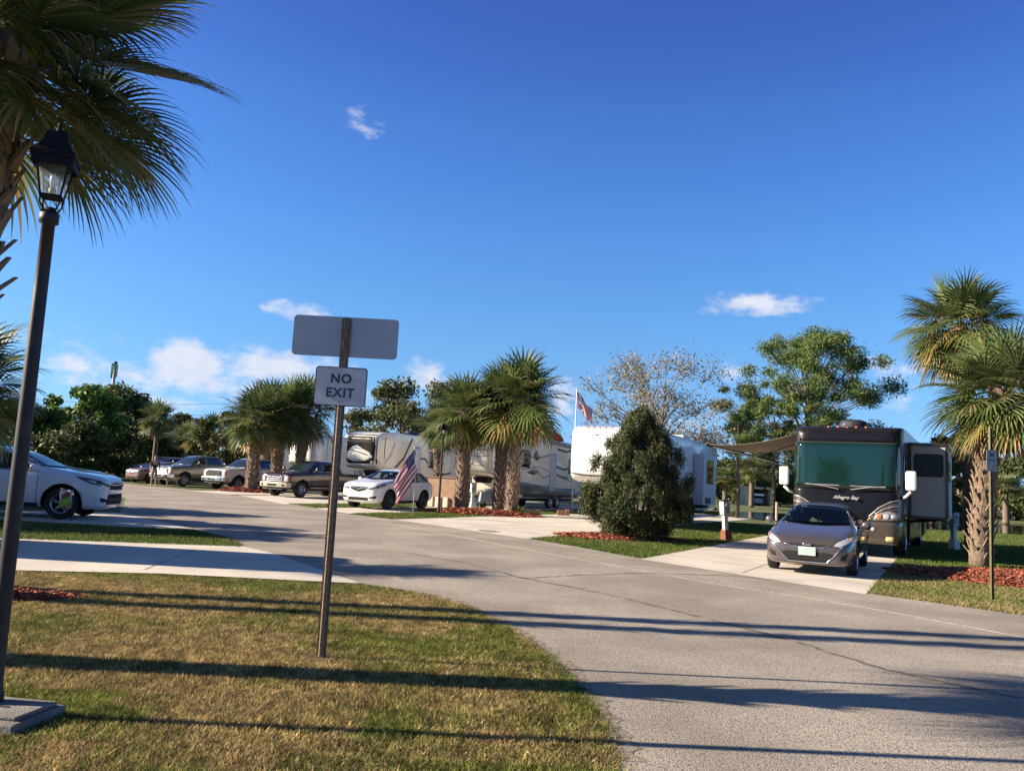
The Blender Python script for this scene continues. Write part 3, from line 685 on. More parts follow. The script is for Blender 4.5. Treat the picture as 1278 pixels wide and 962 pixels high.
def col_green(p, n1, n2, r1, r2):
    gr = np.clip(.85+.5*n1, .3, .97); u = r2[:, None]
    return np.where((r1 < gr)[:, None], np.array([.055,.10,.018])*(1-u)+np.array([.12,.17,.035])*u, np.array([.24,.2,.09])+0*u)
def col_pale(p, n1, n2, r1, r2):
    gr = np.clip(.62+.8*n1, .2, .95); u = r2[:, None]
    return np.where((r1 < gr)[:, None], np.array([.10,.14,.03])*(1-u)+np.array([.19,.20,.06])*u, np.array([.32,.25,.12])+0*u)
mb_l = G(28, 744); MULCH_L = (mb_l.x-1.1, mb_l.y, 1.65, .62)
mr_ = G(1245, 722); MULCH_R = (mr_.x+.9, mr_.y, 3.1, 2.0)
blades('grass', fl, 900000, .032, .0042, col_dry, (-9,3.6,1.3,12.3), 'short dry and green grass in front of the no exit sign', 6.5, [MULCH_L, (-2.98,5.12,.28,.24)])
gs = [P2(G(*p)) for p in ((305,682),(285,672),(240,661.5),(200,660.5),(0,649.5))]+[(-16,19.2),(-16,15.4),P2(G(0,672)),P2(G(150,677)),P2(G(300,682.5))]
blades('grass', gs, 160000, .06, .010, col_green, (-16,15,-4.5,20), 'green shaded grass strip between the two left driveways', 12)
blades('grass', rl, 420000, .05, .009, col_pale, (5.5,8,22,23), 'yellowish grass round the mulch bed on the right', 13, [MULCH_R])
bl = G(662,672); br = G(803,697)
gb = [P2(bl), P2(G(730,684)), P2(br), P2(br+B28*22), P2(bl+B28*22)]
MULCH_B = (G(770,672).x, G(770,672).y+.2, 1.9, 1.3)
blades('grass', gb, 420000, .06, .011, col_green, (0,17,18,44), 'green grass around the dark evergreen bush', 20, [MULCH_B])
wl = G(440,641); wr_ = G(497,648)
gw = [P2(wl), P2(G(470,645)), P2(wr_), P2(wr_+B28*14), P2(wl+B28*14)]
blades('grass', gw, 160000, .07, .014, col_green, (-7,27,5,45), 'green grass wedge below the paired palms', 28)
gf = [P2(G(358,629)), P2(G(398,634)), P2(G(398,634)+B28*12), P2(G(358,629)+B28*12)]
blades('grass', gf, 60000, .08, .018, col_green, (-14,28,0,52), 'green grass patch beside the maroon pickup', 34)

rb = G(1082,740)
gr_ = [P2(rb+B28*6.3), (22,22), (34,30), (38,46), (19,46), P2(rb+B28*30)]
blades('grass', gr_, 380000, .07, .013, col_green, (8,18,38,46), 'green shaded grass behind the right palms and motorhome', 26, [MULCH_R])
# mulch beds: mounded chips
def mulch_bed(cx, cy, a, b, h, n, label, sz=.05):
    m = MB(); ns = 40; rings = 6
    vs = [(cx, cy, h)]; fs = []
    for j in range(1, rings+1):
        for k in range(ns):
            t = 2*math.pi*k/ns; wob = 1+.05*math.sin(3*t+1)+.04*math.sin(5*t)
            q = j/rings; vs.append((cx+a*q*wob*math.cos(t), cy+b*q*wob*math.sin(t), h*(1-q**2)-.01*(j == rings)))
    for k in range(ns): fs.append((0, 1+k, 1+(k+1) % ns))
    for j in range(rings-1):
        for k in range(ns): fs.append((1+j*ns+k, 1+(j+1)*ns+k, 1+(j+1)*ns+(k+1) % ns, 1+j*ns+(k+1) % ns))
    m.add(vs, fs); o = m.build('mulch_bed', MULCHB, None, True); tag(o, label, 'mulch bed', 'red mulch beds')
    r_ = rng.random(n)**.5; t = rng.uniform(0, 2*np.pi, n)
    wob = 1+.05*np.sin(3*t+1)+.04*np.sin(5*t)+rng.normal(0,.02,n)
    p = np.stack([cx+a*r_*wob*np.cos(t), cy+b*r_*wob*np.sin(t), h*(1-r_**2)+rng.uniform(0,.02,n)+.004], 1)
    an = rng.uniform(0, np.pi, n); l_ = sz*rng.uniform(.4,1.1,n); w = sz*.28
    tz = rng.normal(0,.35,n)
    u = np.stack([np.cos(an)*l_, np.sin(an)*l_, tz*l_], 1); v = np.stack([-np.sin(an)*w, np.cos(an)*w, rng.normal(0,.4,n)*w], 1)
    c = npmesh('bark_chips', np.stack([p-u-v, p+u-v, p+u+v, p-u+v], 1), 4, MULCH, o); c['kind'] = 'stuff'
    return o
mulch_bed(*MULCH_L[:2], MULCH_L[2], MULCH_L[3], .06, 9000, 'dark red mulch bed at the left edge of the dry lawn', .03)
mulch_bed(*MULCH_R[:2], MULCH_R[2], MULCH_R[3], .16, 16000, 'bright red mulch bed around the right palm trunks', .05)
mulch_bed(*MULCH_B[:2], MULCH_B[2], MULCH_B[3], .10, 5000, 'red mulch bed under the dark evergreen bush', .06)
pc = G(610, 643); mulch_bed(pc.x-.5, pc.y+.6, 2.7, 1.4, .22, 6000, 'red mulch bed at the foot of the paired palms', .07)
pf = G(313, 614); mulch_bed(pf.x-.3, pf.y+.3, 1.9, 1.5, .25, 2500, 'brown mulch bed between the white and maroon pickups', .08)

# ------------------------------------------------------------------ no exit sign post
t = thing('sign_post', 'steel post with no exit sign and blank backs of street name blades', 'sign', G(400, 821), R(0))
p = MB(); w, dpt, th = .034, .030, .007
p.prism([(-.040,.010),(-.024,.010),(-.007,-.030),(.007,-.030),(.024,.010),(.040,.010),(.040,.015),(.020,.015),(.004,-.024),(-.004,-.024),(-.020,.015),(-.040,.015)], -.1, 2.93)
p.mi = 1
q = p
for k in range(70):
    z = .12+k*.0405
    q.lathe([(0,-.0312),(.0055,-.0312),(.0055,-.0298),(0,-.0298)], (0, 0, z), 8, 'y')
post = p.build('post', [GALV, ARCH], t)
def plate(name, cx, cz, wd, hg, r, y, m, par, th=.003):
    b = MB(); o2 = rr(cx-wd/2, cz-hg/2, cx+wd/2, cz+hg/2, r)
    n = len(o2); b.add([(x, y, z) for x, z in o2]+[(x, y+th, z) for x, z in o2], [tuple(range(n)), tuple(range(2*n-1, n-1, -1))]+[(i, (i+1) % n, n+(i+1) % n, n+i) for i in range(n)])
    return b.build(name, m, par)
sp_ = plate('sign_plate', .0, 2.315, .455, .345, .03, -.038, NAVY, t)
plate('sign_face', .0, 2.315, .437, .327, .024, -.0415, SIGNW, sp_, .0035)
mt = Matrix.Translation((0,-.043,0)) @ Matrix.Rotation(R(90),4,'X')
text_obj('sign_lettering', 'NO', .112, NAVY, sp_, Matrix.Translation((.0,-.0435,2.380)) @ Matrix.Rotation(R(90),4,'X'), .0015, 0, .0032, spacing=1.12)
text_obj('sign_lettering', 'EXIT', .112, NAVY, sp_, Matrix.Translation((.0,-.0435,2.257)) @ Matrix.Rotation(R(90),4,'X'), .0015, 0, .0032, spacing=1.12)
for z in (2.45, 2.18):
    bl_ = MB(); bl_.lathe([(0,-.003),(.008,-.003),(.008,.0),(0,.0)], (0,-.0415,z), 10, 'y'); bl_.build('bolt', CHROME, sp_)
for x0, x1 in ((-.475,-.022),(.024,.465)):
    pass
nb = plate('street_name_blade', -.005, 2.765, .935, .36, .035, .032, ALU, t, .003)
for z in (2.71, 2.89):
    b3 = MB(); b3.lathe([(0,.0),(.008,.0),(.008,-.006),(0,-.006)], (0,.025,z), 10, 'y'); b3.build('bolt', CHROME, nb)

# bare soil ring at the post foot
so_ = flat('worn_soil', [(G(400,821).x+.19*math.cos(a)*(1+.2*math.sin(3*a)), G(400,821).y+.13*math.sin(a)) for a in [2*math.pi*k/18 for k in range(18)]], .012, M('bare_soil',(.13,.07,.04),.95,bump=(40,1,.03)))

# ------------------------------------------------------------------ lamp post
LP = G(-13, 893)
t = thing('street_lamp', 'black lamp post with four sided glass lantern beside the big palm', 'street lamp', LP, R(20))
LPM = M('weathered_black', (.020,.018,.019), .5, .0, var=((.05,.045,.042), 7, .5, .8), spec=.35)
LANT = M('lantern_black', (.008,.008,.010), .6, spec=.15)
p = MB(); p.lathe([(.0,0),(.066,0),(.066,.12),(.052,.18),(.048,.6),(.045,1.6),(.041,2.6),(.039,3.02),(.058,3.03),(.058,3.09),(.045,3.10),(.03,3.13),(0,3.13)], n=24)
p.build('pole', LPM, t, True)
la = MB(); z0, z1 = 3.20, 3.455; b0, b1 = .058, .100
for sx, sy in ((-1,-1),(1,-1),(1,1),(-1,1)):
    la.tube([(sx*b0,sy*b0,z0),(sx*b1,sy*b1,z1)], .0075, 6)
    la.tube([(sx*.03,sy*.03,3.10),(sx*.055,sy*.055,3.15),(sx*b0,sy*b0,z0)], .006, 6)
la.box((0,0,z0),(b0*2.25,b0*2.25,.012)); la.box((0,0,3.10),(.09,.09,.012))
for s in (-1,1):
    la.box((s*b1,0,z1),(.02,b1*2.1,.02)); la.box((0,s*b1,z1),(b1*2.1,.02,.02))
lf = la.build('lantern_frame', LANT, t)
gl = MB()
i0, i1 = b0-.003, b1-.003
c0 = [(-i0,-i0),(i0,-i0),(i0,i0),(-i0,i0)]; c1 = [(-i1,-i1),(i1,-i1),(i1,i1),(-i1,i1)]
gl.add([(x,y,z0+.006) for x,y in c0]+[(x,y,z1-.005) for x,y in c1], [(0,1,5,4),(1,2,6,5),(2,3,7,6),(3,0,4,7)])
gm = bpy.data.materials.new('lantern_glass'); gm.use_nodes = True; gn = gm.node_tree.nodes; gk = gm.node_tree.links
tr = gn.new('ShaderNodeBsdfTransparent'); tr.inputs[0].default_value = (.80,.86,.92,1); df = gn.new('ShaderNodeBsdfTranslucent'); df.inputs[0].default_value = (.6,.65,.7,1)
gl2 = gn.new('ShaderNodeBsdfGlossy'); gl2.inputs['Roughness'].default_value = .05; m1 = gn.new('ShaderNodeMixShader'); m1.inputs[0].default_value = .14; m2 = gn.new('ShaderNodeMixShader'); m2.inputs[0].default_value = .08
gk.new(tr.outputs[0], m1.inputs[1]); gk.new(df.outputs[0], m1.inputs[2]); gk.new(m1.outputs[0], m2.inputs[1]); gk.new(gl2.outputs[0], m2.inputs[2]); gk.new(m2.outputs[0], gn['Material Output'].inputs[0])
gl.build('lantern_glass', gm, t)
rf = MB(); prof = [(.130,3.440),(.134,3.452),(.130,3.465),(.100,3.500),(.076,3.545),(.064,3.595),(.058,3.622),(.03,3.63)]
vs = []; fs = []
for r_, z in prof: vs += [(sx*r_, sy*r_, z) for sx, sy in ((-1,-1),(1,-1),(1,1),(-1,1))]
for i in range(len(prof)-1):
    for k in range(4): fs.append((i*4+k, i*4+(k+1) % 4, (i+1)*4+(k+1) % 4, (i+1)*4+k))
fs += [(3,2,1,0), tuple(len(vs)-4+k for k in range(4))]; rf.add(vs, fs)
rf.lathe([(.0,3.62),(.026,3.628),(.017,3.65),(.010,3.66),(.016,3.675),(.010,3.69),(0,3.70)], n=12)
# deep skirt under the eave
for s in (-1,1): rf.box((s*.116,0,3.415),(.010,.242,.055)); rf.box((0,s*.116,3.415),(.220,.010,.055))
rf.build('lantern_roof', LANT, t)
bu = MB(); bu.lathe([(0,3.206),(.022,3.206),(.022,3.25),(.016,3.26),(0,3.26)], n=12); bo = bu.build('lamp_socket', M('socket_brass',(.25,.2,.12),.5,.5), t, True)
b5 = MB(); b5.lathe([(0,3.26),(.014,3.26),(.024,3.31),(.022,3.335),(.01,3.355),(0,3.36)], n=14); b5.build('bulb', M('frosted_bulb',(.75,.73,.68),.3), t, True)

t.scale = (1, 1, 1.016)
# utility box lid in the grass
t = thing('utility_box', 'low grey concrete utility box with a lid at the lamp post foot', 'utility box', (-2.93,5.13,0), R(-8))
b = MB(); b.box((0,0,.01),(.50,.46,.10)); b.build('box_body', CONC2 if 'CONC2' in globals() else M('old_concrete',(.20,.19,.175),.95,var=((.13,.12,.11),6,.4,.7),bump=(60,.7,.01)), t, bevel=.012)
b = MB(); b.box((.0,.02,.072),(.42,.36,.024)); lid = b.build('lid', MATS['old_concrete'], t, bevel=.008)
b = MB(); b.box((.0,.0,.085),(.07,.02,.006)); b.build('lift_slot', ARCH, lid)
# ------------------------------------------------------------------ palms
PAL_G = [(.32,(.062,.098,.028)),(.32,(.090,.130,.038)),(.22,(.14,.175,.058)),(.08,(.22,.22,.10)),(.06,(.25,.20,.11))]
LEAF_P = M('palm_leaf', (.05,.08,.02), .38, spec=.6, island=PAL_G, transl=.28)
LEAF_Y = M('palm_leaf_yellowing', (.150,.150,.045), .5, island=[(.35,(.112,.150,.033)),(.3,(.195,.195,.045)),(.2,(.330,.225,.068)),(.15,(.240,.135,.060))], transl=.3)
LEAF_D = M('dead_palm_leaf', (.250,.175,.100), .9, island=[(.4,(.325,.213,.106)),(.35,(.213,.144,.075)),(.25,(.425,.300,.175))], transl=.15)
PET = M('palm_petiole', (.12,.13,.04), .5, var=((.2,.15,.07), 3, .4, .7))
BOOT = M('palm_boot', (.24,.175,.12), .9, var=((.12,.085,.06), 9, .4, .7), bump=(35,.8,.02))
TRUNK_P = M('palm_trunk', (.19,.145,.105), .95, var=((.09,.07,.05), 12, .4, .7), bump=(28,1,.03))
def frond(quads, pets, o, az, el, L_, bl, droop, nl, rnd, fold=True):
    d = Vector((math.cos(az)*math.cos(el), math.sin(az)*math.cos(el), math.sin(el)))
    pts = [Vector(o)]; dirs = [d.copy()]
    for i in range(4):
        d = (d+Vector((0,0,-1))*droop*.10).normalized(); pts.append(pts[-1]+d*L_/4); dirs.append(d.copy())
    pets.tube(pts, [.018,.014,.011,.010,.008], 4, False)
    h = pts[-1]; side = d.cross(Vector((0,0,1)))
    if side.length < .01: side = Vector((1,0,0))
    side.normalize(); up = side.cross(d).normalized(); roll = rnd.uniform(-.45,.45)
    side, up = side*math.cos(roll)+up*math.sin(roll), up*math.cos(roll)-side*math.sin(roll)
    spread = R(rnd.uniform(118,140)); dth = 2*spread/nl
    for k in range(nl):
        th = -spread+dth*(k+.5)+rnd.uniform(-.02,.02)
        # costapalmate: the midrib carries on into the blade
        base = h+d*(bl*.22*max(0, math.cos(th)))
        ld = (d*math.cos(th)+side*math.sin(th)).normalized(); ln = bl*(.78+.25*math.cos(th*.8))*rnd.uniform(.9,1.08)
        nrm = up; wv = ld.cross(nrm).normalized(); q = base; pr = None
        cup = .25
        dd = (ld+up*(cup*abs(math.sin(th)))).normalized()
        fr = (0,.22,.42,.62,.82,1.0)
        for j, f in enumerate(fr):
            rad = f*ln
            wd = min(rad*dth*.53+.003, ln*.42*dth*.53) if f < .45 else ln*.42*dth*.53*max(0, 1-(f-.42)/.58)**.8
            wd = max(wd, .0012)
            if j: q = q+dd*(fr[j]-fr[j-1])*ln
            dd = (dd+Vector((0,0,-1))*droop*(.07+.40*f*f)*(1 if f > .3 else .3)).normalized()
            wv = dd.cross(up)
            wv = wv.normalized() if wv.length > .05 else side
            a, b = q-wv*wd, q+wv*wd; c = q-up*(wd*.5)
            if pr is not None:
                if fold:
                    quads.append((pr[0], pr[2], c, a)); quads.append((pr[2], pr[1], b, c))
                else: quads.append((pr[0], pr[1], b, a))
            pr = (a, b, c)
def qarr(qs): return np.array([[tuple(v) for v in q] for q in qs], dtype=np.float32)
def weld(o):
    bm_ = bmesh.new(); bm_.from_mesh(o.data); bmesh.ops.remove_doubles(bm_, verts=bm_.verts, dist=1e-5); bm_.to_mesh(o.data); bm_.free(); return o
def make_palm(label, loc, H, trad, crown_r, seed, nf=30, nl=34, boots=True, group='cabbage palms', name='palm_tree', fold=True, yellow=.15, skirt=6, lean=(0,0), dk=1.35, rz=0.):
    rnd = random.Random(seed); t = thing(name, label, 'palm tree', loc, rz, group)
    tr_ = MB(); n = 14; ks = []; pts = []
    for i in range(n):
        f = i/(n-1); pts.append((lean[0]*f*f, lean[1]*f*f, f*H-.05)); ks.append(trad*(1.18-.35*f if f < .15 else 1.08-.12*f+.03*math.sin(i*2.3)))
    tr_.tube(pts, ks, 14); to = tr_.build('trunk', TRUNK_P, t, True)
    if boots:
        b = MB(); step = .105 if H < 7 else .16; z = .18 if boots is True else boots; k = 0
        while z < H-.02:
            f = z/H
            for q in range(4):
                a = k*1.05+q*math.pi/2+rnd.uniform(-.15,.15); cx, cy = lean[0]*f*f, lean[1]*f*f
                r0 = trad*.92; cr, sr = math.cos(a), math.sin(a); ln = rnd.uniform(.16,.30)*(trad/.2)**.5; w = trad*rnd.uniform(.28,.42); o = rnd.uniform(.06,.16)*(1.2 if rnd.random() < .3 else .8)
                A = Vector((cx+cr*r0, cy+sr*r0, z)); T = Vector((-sr,cr,0)); U = Vector((cr*o, sr*o, ln)); Nn = Vector((cr,sr,0))*.03
                vs = [A-T*w, A+T*w, A+T*w*.8+Nn, A-T*w*.8+Nn, A+U-T*w*.25, A+U+T*w*.25, A+U+T*w*.2+Nn, A+U-T*w*.2+Nn]
                b.add(vs, [(0,1,5,4),(1,2,6,5),(2,3,7,6),(3,0,4,7),(4,5,6,7)])
            z += step*rnd.uniform(.85,1.15); k += 1
        b.build('leaf_boots', BOOT, t)
    top = Vector((lean[0], lean[1], H)); G_, Y_, D_ = [], [], []; pets = MB()
    for i in range(nf):
        f = (i+.5)/nf; el_ = R(82-118*f+rnd.uniform(-8,8)); az_ = i*2.39996+rnd.uniform(-.2,.2)
        L_ = crown_r*rnd.uniform(.26,.42)*(.75+.25*math.cos(el_)); bl = crown_r*rnd.uniform(.50,.60)
        o = top+Vector((math.cos(az_)*trad*.6, math.sin(az_)*trad*.6, -.05-.35*f))
        tgt = G_ if (f < .62 or rnd.random() > yellow*2.2) else Y_
        frond(tgt, pets, o, az_, el_, L_, bl, (.50+.6*f)*dk, nl, rnd, fold)
    for i in range(skirt):
        az_ = rnd.uniform(0, 6.28); frond(D_, pets, top+Vector((0,0,-.35)), az_, R(rnd.uniform(-75,-45)), crown_r*.35, crown_r*.42, 1.6, max(12, nl//2), rnd, False)
    weld(npmesh('crown', qarr(G_), 4, LEAF_P, t))
    if Y_: weld(npmesh('yellowing_fronds', qarr(Y_), 4, LEAF_Y, t))
    if D_: weld(npmesh('dead_fronds', qarr(D_), 4, LEAF_D, t))
    pets.build('frond_stalks', PET, t)
    return t
# near left: big palm right beside the lamp
pb = G(-72, 822)
make_palm('large dark palm filling the top left corner behind the lamp', (pb.x-.34, pb.y, 0), 5.05, .20, 1.56, 11, 58, 46, boots=2.3, yellow=.06, skirt=0, lean=(.30,0), dk=.95)
# palms standing left of the picture whose shadows cross the lawn and road
pa = make_palm('palm left of the picture beside the mulch bed', (-8.4, 9.15, 0), 8.6, .12, 1.7, 12, 36, 26, fold=False, group='palms left of the picture')
dup(pa, 'palm left of the picture beside the mulch bed', (-9.0, 9.75, 0), 1.3, scale=(1,1,1.05))
pl2 = G(-100, 680)
make_palm('dark low palm crown at the left edge behind the lamp post', (-9.1, 13.6, 0), 2.85, .17, 1.35, 15, 38, 28, fold=False)
# right pair
p1 = G(1224, 707)
make_palm('near right palm with pale split leaf boots on its trunk', p1, 4.6, .235, 1.95, 21, 54, 36, yellow=.22, skirt=10, lean=(.42,-.3))
p2 = G(1232, 697)
make_palm('taller right palm with hanging brown fronds behind the near one', Vector((p2.x-.25, p2.y+.3, 0)), 7.15, .2, 1.9, 22, 44, 34, yellow=.35, skirt=22, lean=(-.35,.1), dk=1.7)
# centre pair
c1 = G(575, 638.5)
make_palm('single trunk palm left of the twin palms', c1, 4.6, .24, 2.05, 31, 46, 26, skirt=5, fold=False)
c2 = G(621, 641); c3 = G(638, 643)
make_palm('left trunk of the tall twin palms in the centre', c2, 5.0, .23, 2.35, 32, 50, 26, skirt=4, fold=False, lean=(.15,.2))
make_palm('right trunk of the tall twin palms in the centre', c3, 5.2, .23, 2.4, 33, 50, 26, skirt=4, fold=False, lean=(.15,0))
c4 = D(543, 640, 42); 
far_p = make_palm('drooping palm crown left of the single trunk palm', (c4.x, 42, 0), 4.2, .17, 1.6, 34, 34, 22, skirt=5, fold=False)
# group behind the pickups
q1 = G(313, 614)
fp = make_palm('thick trunk palm between the white and maroon pickups', q1, 4.3, .3, 2.3, 41, 46, 22, skirt=6, fold=False, group='palms behind the pickups')
for (x, y_, d, h, s, r_, lb) in ((345,0,50,1.12,1.0,1.,'palm just behind the hood of the maroon pickup'),(374,0,51,1.2,.95,2.,'palm behind the cab of the maroon pickup'),(330,0,53,1.15,1.,3.1,'palm between the two other pickup palms')):
    v = D(x, 590, d); dup(fp, lb, (v.x, d, 0), r_, scale=(s,s,h))
fq = make_palm('slender palm standing alone above the grey pickup', (D(193,570,74).x, 74, 0), 5.3, .20, 2.0, 44, 36, 18, skirt=8, fold=False, group='distant palms', boots=False)
for (x, d, h, s, r_, lb) in ((229,70,.72,.95,1.,'palm right of the slender lone palm, first of a row'),(247,68,.66,.9,4.,'low palm second in the distant row'),(263,66,.8,.95,2.,'palm third in the distant row by the small round tree'),(88,66,.45,.8,3.3,'short palm below the bright green tree')):
    v = D(x, 570, d); dup(fq, lb, (v.x, d, 0), r_, scale=(s,s,h))
for (x, d, h, s, r_, lb) in ((905,78,.55,1.1,1.,'palm across the pond left of the cream shed'),(938,84,.75,1.15,2.4,'palm directly behind the cream shed'),(1255,70,.62,1.2,.4,'palm behind the parked cars on the far right'),(1212,72,.55,1.1,5.,'palm beyond the pond behind the right trunk')):
    v = D(x, 610, d); dup(fq, lb, (v.x, d, 0), r_, scale=(s,s,h), group='palms across the pond')

# ------------------------------------------------------------------ broadleaf, pine and bush
def leafmat(name, cs, tr=.25):
    return M(name, cs[0], .6, spec=.3, island=[(1/len(cs), c) for c in cs], transl=tr)
OAK = leafmat('oak_leaf', [(.039,.062,.018),(.058,.088,.023),(.078,.104,.031),(.111,.124,.046)])
BRIGHT = leafmat('bright_leaf', [(.084,.156,.024),(.120,.204,.036),(.168,.240,.054),(.060,.108,.024)])
OLIVE = leafmat('olive_leaf', [(.075,.095,.032),(.105,.12,.045),(.06,.075,.028),(.14,.14,.065)])
PALE = leafmat('pale_seed_leaf', [(.230,.203,.149),(.311,.270,.203),(.135,.128,.081),(.176,.176,.095)])
PINE = leafmat('pine_needle', [(.085,.14,.032),(.125,.185,.045),(.06,.105,.03),(.17,.205,.06)])
DARKG = leafmat('juniper_leaf', [(.026,.042,.013),(.042,.060,.018),(.065,.078,.024),(.10,.10,.035)], .15)
BARK = M('tree_bark', (.16,.125,.095), .95, var=((.08,.06,.045), 8, .4, .7), bump=(20,1,.03))
BARKP = M('pale_bark', (.26,.23,.20), .95, var=((.15,.13,.11), 8, .4, .7))
def cloud(cl, n, ls, seed, aspect=.55, vert=0., shell=.5):
    """leaf quads around cluster centres (x,y,z,rx,ry,rz)"""
    g_ = np.random.default_rng(seed); cl = np.array(cl); vol = (cl[:,3]*cl[:,4]*cl[:,5])**(2/3.); idx = g_.choice(len(cl), n, p=vol/vol.sum())
    v = g_.normal(size=(n,3)); v /= np.linalg.norm(v, axis=1)[:,None]; r_ = (shell+(1-shell)*g_.random(n))*np.clip(1+g_.normal(0,.13,n),.5,1.45)
    c = cl[idx,:3]+v*cl[idx,3:6]*r_[:,None]
    u = g_.normal(size=(n,3)); u[:,2] += vert*np.sign(g_.random(n)+.2); u /= np.linalg.norm(u, axis=1)[:,None]
    w = np.cross(u, g_.normal(size=(n,3))); w /= np.linalg.norm(w, axis=1)[:,None]
    s = ls*g_.uniform(.6,1.35,n)[:,None]; u *= s; w *= s*aspect
    return np.stack([c-u, c+w*.9, c+u, c-w*.9], 1)
def make_tree(name, label, loc, H, rad, mat, seed, ncl=26, n=9000, ls=.16, trunk_h=.3, tr=.18, bark=None, flat_=.8, group=None, gap=.38, shape='round', cat='tree', aspect=.55, cr=.30, twigs=0):
    rnd = random.Random(seed); t = thing(name, label, cat, loc, rnd.uniform(0, 6), group); cl = []
    for i in range(ncl):
        while 1:
            a = rnd.uniform(0,6.283); q = rnd.random()**.5; zf = rnd.random()
            if shape == 'round': lim = math.sqrt(max(0, 1-(2*zf-1)**2*.92))
            elif shape == 'cone': lim = 1.05-zf*.92
            elif shape == 'pine': lim = (.45+.75*math.sin(math.pi*min(1, zf*1.05)**.8))
            else: lim = 1
            if q > gap*.6 or zf > .7: break
        r_ = rad*lim*q; z = H*(trunk_h+(1-trunk_h-.05)*zf); c = rad*cr*rnd.uniform(.65,1.25)
        cl.append((r_*math.cos(a), r_*math.sin(a), z, c, c, c*flat_))
    b = MB(); hh = H*(trunk_h+.45*(1-trunk_h)); zig = [(rnd.uniform(-.15,.15)*k*.5*tr/.18, rnd.uniform(-.15,.15)*k*.5*tr/.18, hh*k/4-.05) for k in range(5)]
    b.tube(zig, [tr*1.25,tr,tr*.85,tr*.62,tr*.35], 9); to = b.build('trunk', bark or BARK, t, True)
    lb = MB()
    for (x, y, z, c, _, _) in cl:
        zf = max(.35*trunk_h/.3, min(.95, (z/hh)*rnd.uniform(.55,.8))); k = min(3, int(zf*4)); p0 = Vector(zig[k]).lerp(Vector(zig[k+1]), zf*4-k)
        p2_ = Vector((x, y, z)); p1_ = p0.lerp(p2_, .5)+Vector((rnd.uniform(-.2,.2), rnd.uniform(-.2,.2), .12*H*.2))
        lb.tube([p0, p1_, p2_], [tr*.26, tr*.15, tr*.06], 5, False)
        for q in range(twigs):
            e = p2_+Vector((rnd.uniform(-1,1), rnd.uniform(-1,1), rnd.uniform(-.6,1)))*c*1.05; lb.tube([p1_.lerp(p2_, rnd.uniform(.5,1)), p2_.lerp(e,.55)+Vector((0,0,.05)), e], [tr*.10,tr*.06,tr*.025], 3, False)
    lb.build('limbs', bark or BARK, t, True)
    npmesh('crown', cloud(cl, n, ls, seed, aspect, shell=.25), 4, mat, t)
    return t
TL = []
def at_tree(px, d): return (D(px, 600, d).x, d, 0)
H_ = lambda py, px, d: D(px, py, d).z
# far left wood behind the white SUV
o1 = make_tree('tree', 'bright green leafy tree behind the white SUV hood', at_tree(92, 63), 6.9, 2.9, BRIGHT, 1, 34, 13000, .19, .2, .2)
o2 = make_tree('tree', 'dark round oak right of the bright green tree', at_tree(142, 80), 8.1, 3.9, OAK, 2, 36, 14000, .2, .12, .25)
o3 = make_tree('tree', 'dark low oak in front of the bright green tree', at_tree(78, 58), 3.6, 3.0, OAK, 3, 30, 11000, .17, .15, .2)
dup(o3, 'dark low oak below the tall highway sign', at_tree(125, 68), 2, scale=(1.1,1.1,1.3))
dup(o2, 'dark oak at the far left edge behind the lamp post', at_tree(8, 60), 1, scale=(.75,.75,.62))
dup(o2, 'shaded oak behind the slender lone palm', at_tree(172, 92), 3, scale=(.9,.9,.85))
dup(o3, 'low oak between the lamp post and the bright green tree', at_tree(30, 72), 4, scale=(1.2,1.2,1.5))
r1 = make_tree('tree', 'small round tree behind the grey pickup tailgate', at_tree(277, 58), 5.2, 1.9, leafmat('warm_leaf',[(.06,.08,.022),(.085,.10,.03),(.11,.11,.04),(.045,.06,.02)]), 4, 22, 8000, .13, .16, .12)
dup(r1, 'scrubby tree left of the slender lone palm', at_tree(184, 84), 1, scale=(1.5,1.5,1.15))
dup(r1, 'scrubby tree behind the small maroon sedan', at_tree(222, 84), 2, scale=(1.6,1.6,1.22))
dup(r1, 'rounded tree behind the white pickup cab', at_tree(300, 66), 2.6, scale=(1.1,1.1,1.08))
# behind the trailers
v1 = make_tree('tree', 'olive brown tree rising behind the black capped trailer', at_tree(495, 62), 8.3, 3.3, OLIVE, 5, 32, 9000, .17, .2, .2, twigs=3)
dup(v1, 'olive tree between the black capped trailer and the palms', at_tree(548, 66), 2, scale=(1,1,1.05))
dup(v1, 'thin olive tree just right of the sign post', at_tree(452, 70), 4, scale=(.9,.9,.8))
b1 = make_tree('bare_tree', 'tall thinly leaved tree with pale twigs above the white trailer', at_tree(822, 50), 9.9, 5.0, PALE, 6, 56, 9500, .085, .25, .22, bark=BARKP, twigs=9, cr=.26, gap=.2)
pi = make_tree('pine_tree', 'large clumpy pine behind the dark motorhome', at_tree(1005, 52), 12.2, 5.5, PINE, 17, 92, 46000, .125, .30, .22, shape='round', aspect=.24, cr=.15, flat_=.75, gap=.15, twigs=1, cat='pine tree')
pi2 = make_tree('pine_tree', 'small thin pine left of the large pine', at_tree(921, 49), 8.4, 2.6, PINE, 9, 22, 6500, .13, .42, .10, shape='pine', aspect=.22, cr=.22, flat_=.6, twigs=2, cat='pine tree')
v = at_tree(966, 48); dup(pi2, 'slim dark trunk pine under the motorhome awning', v, 2.0, scale=(.9,.9,1.05))
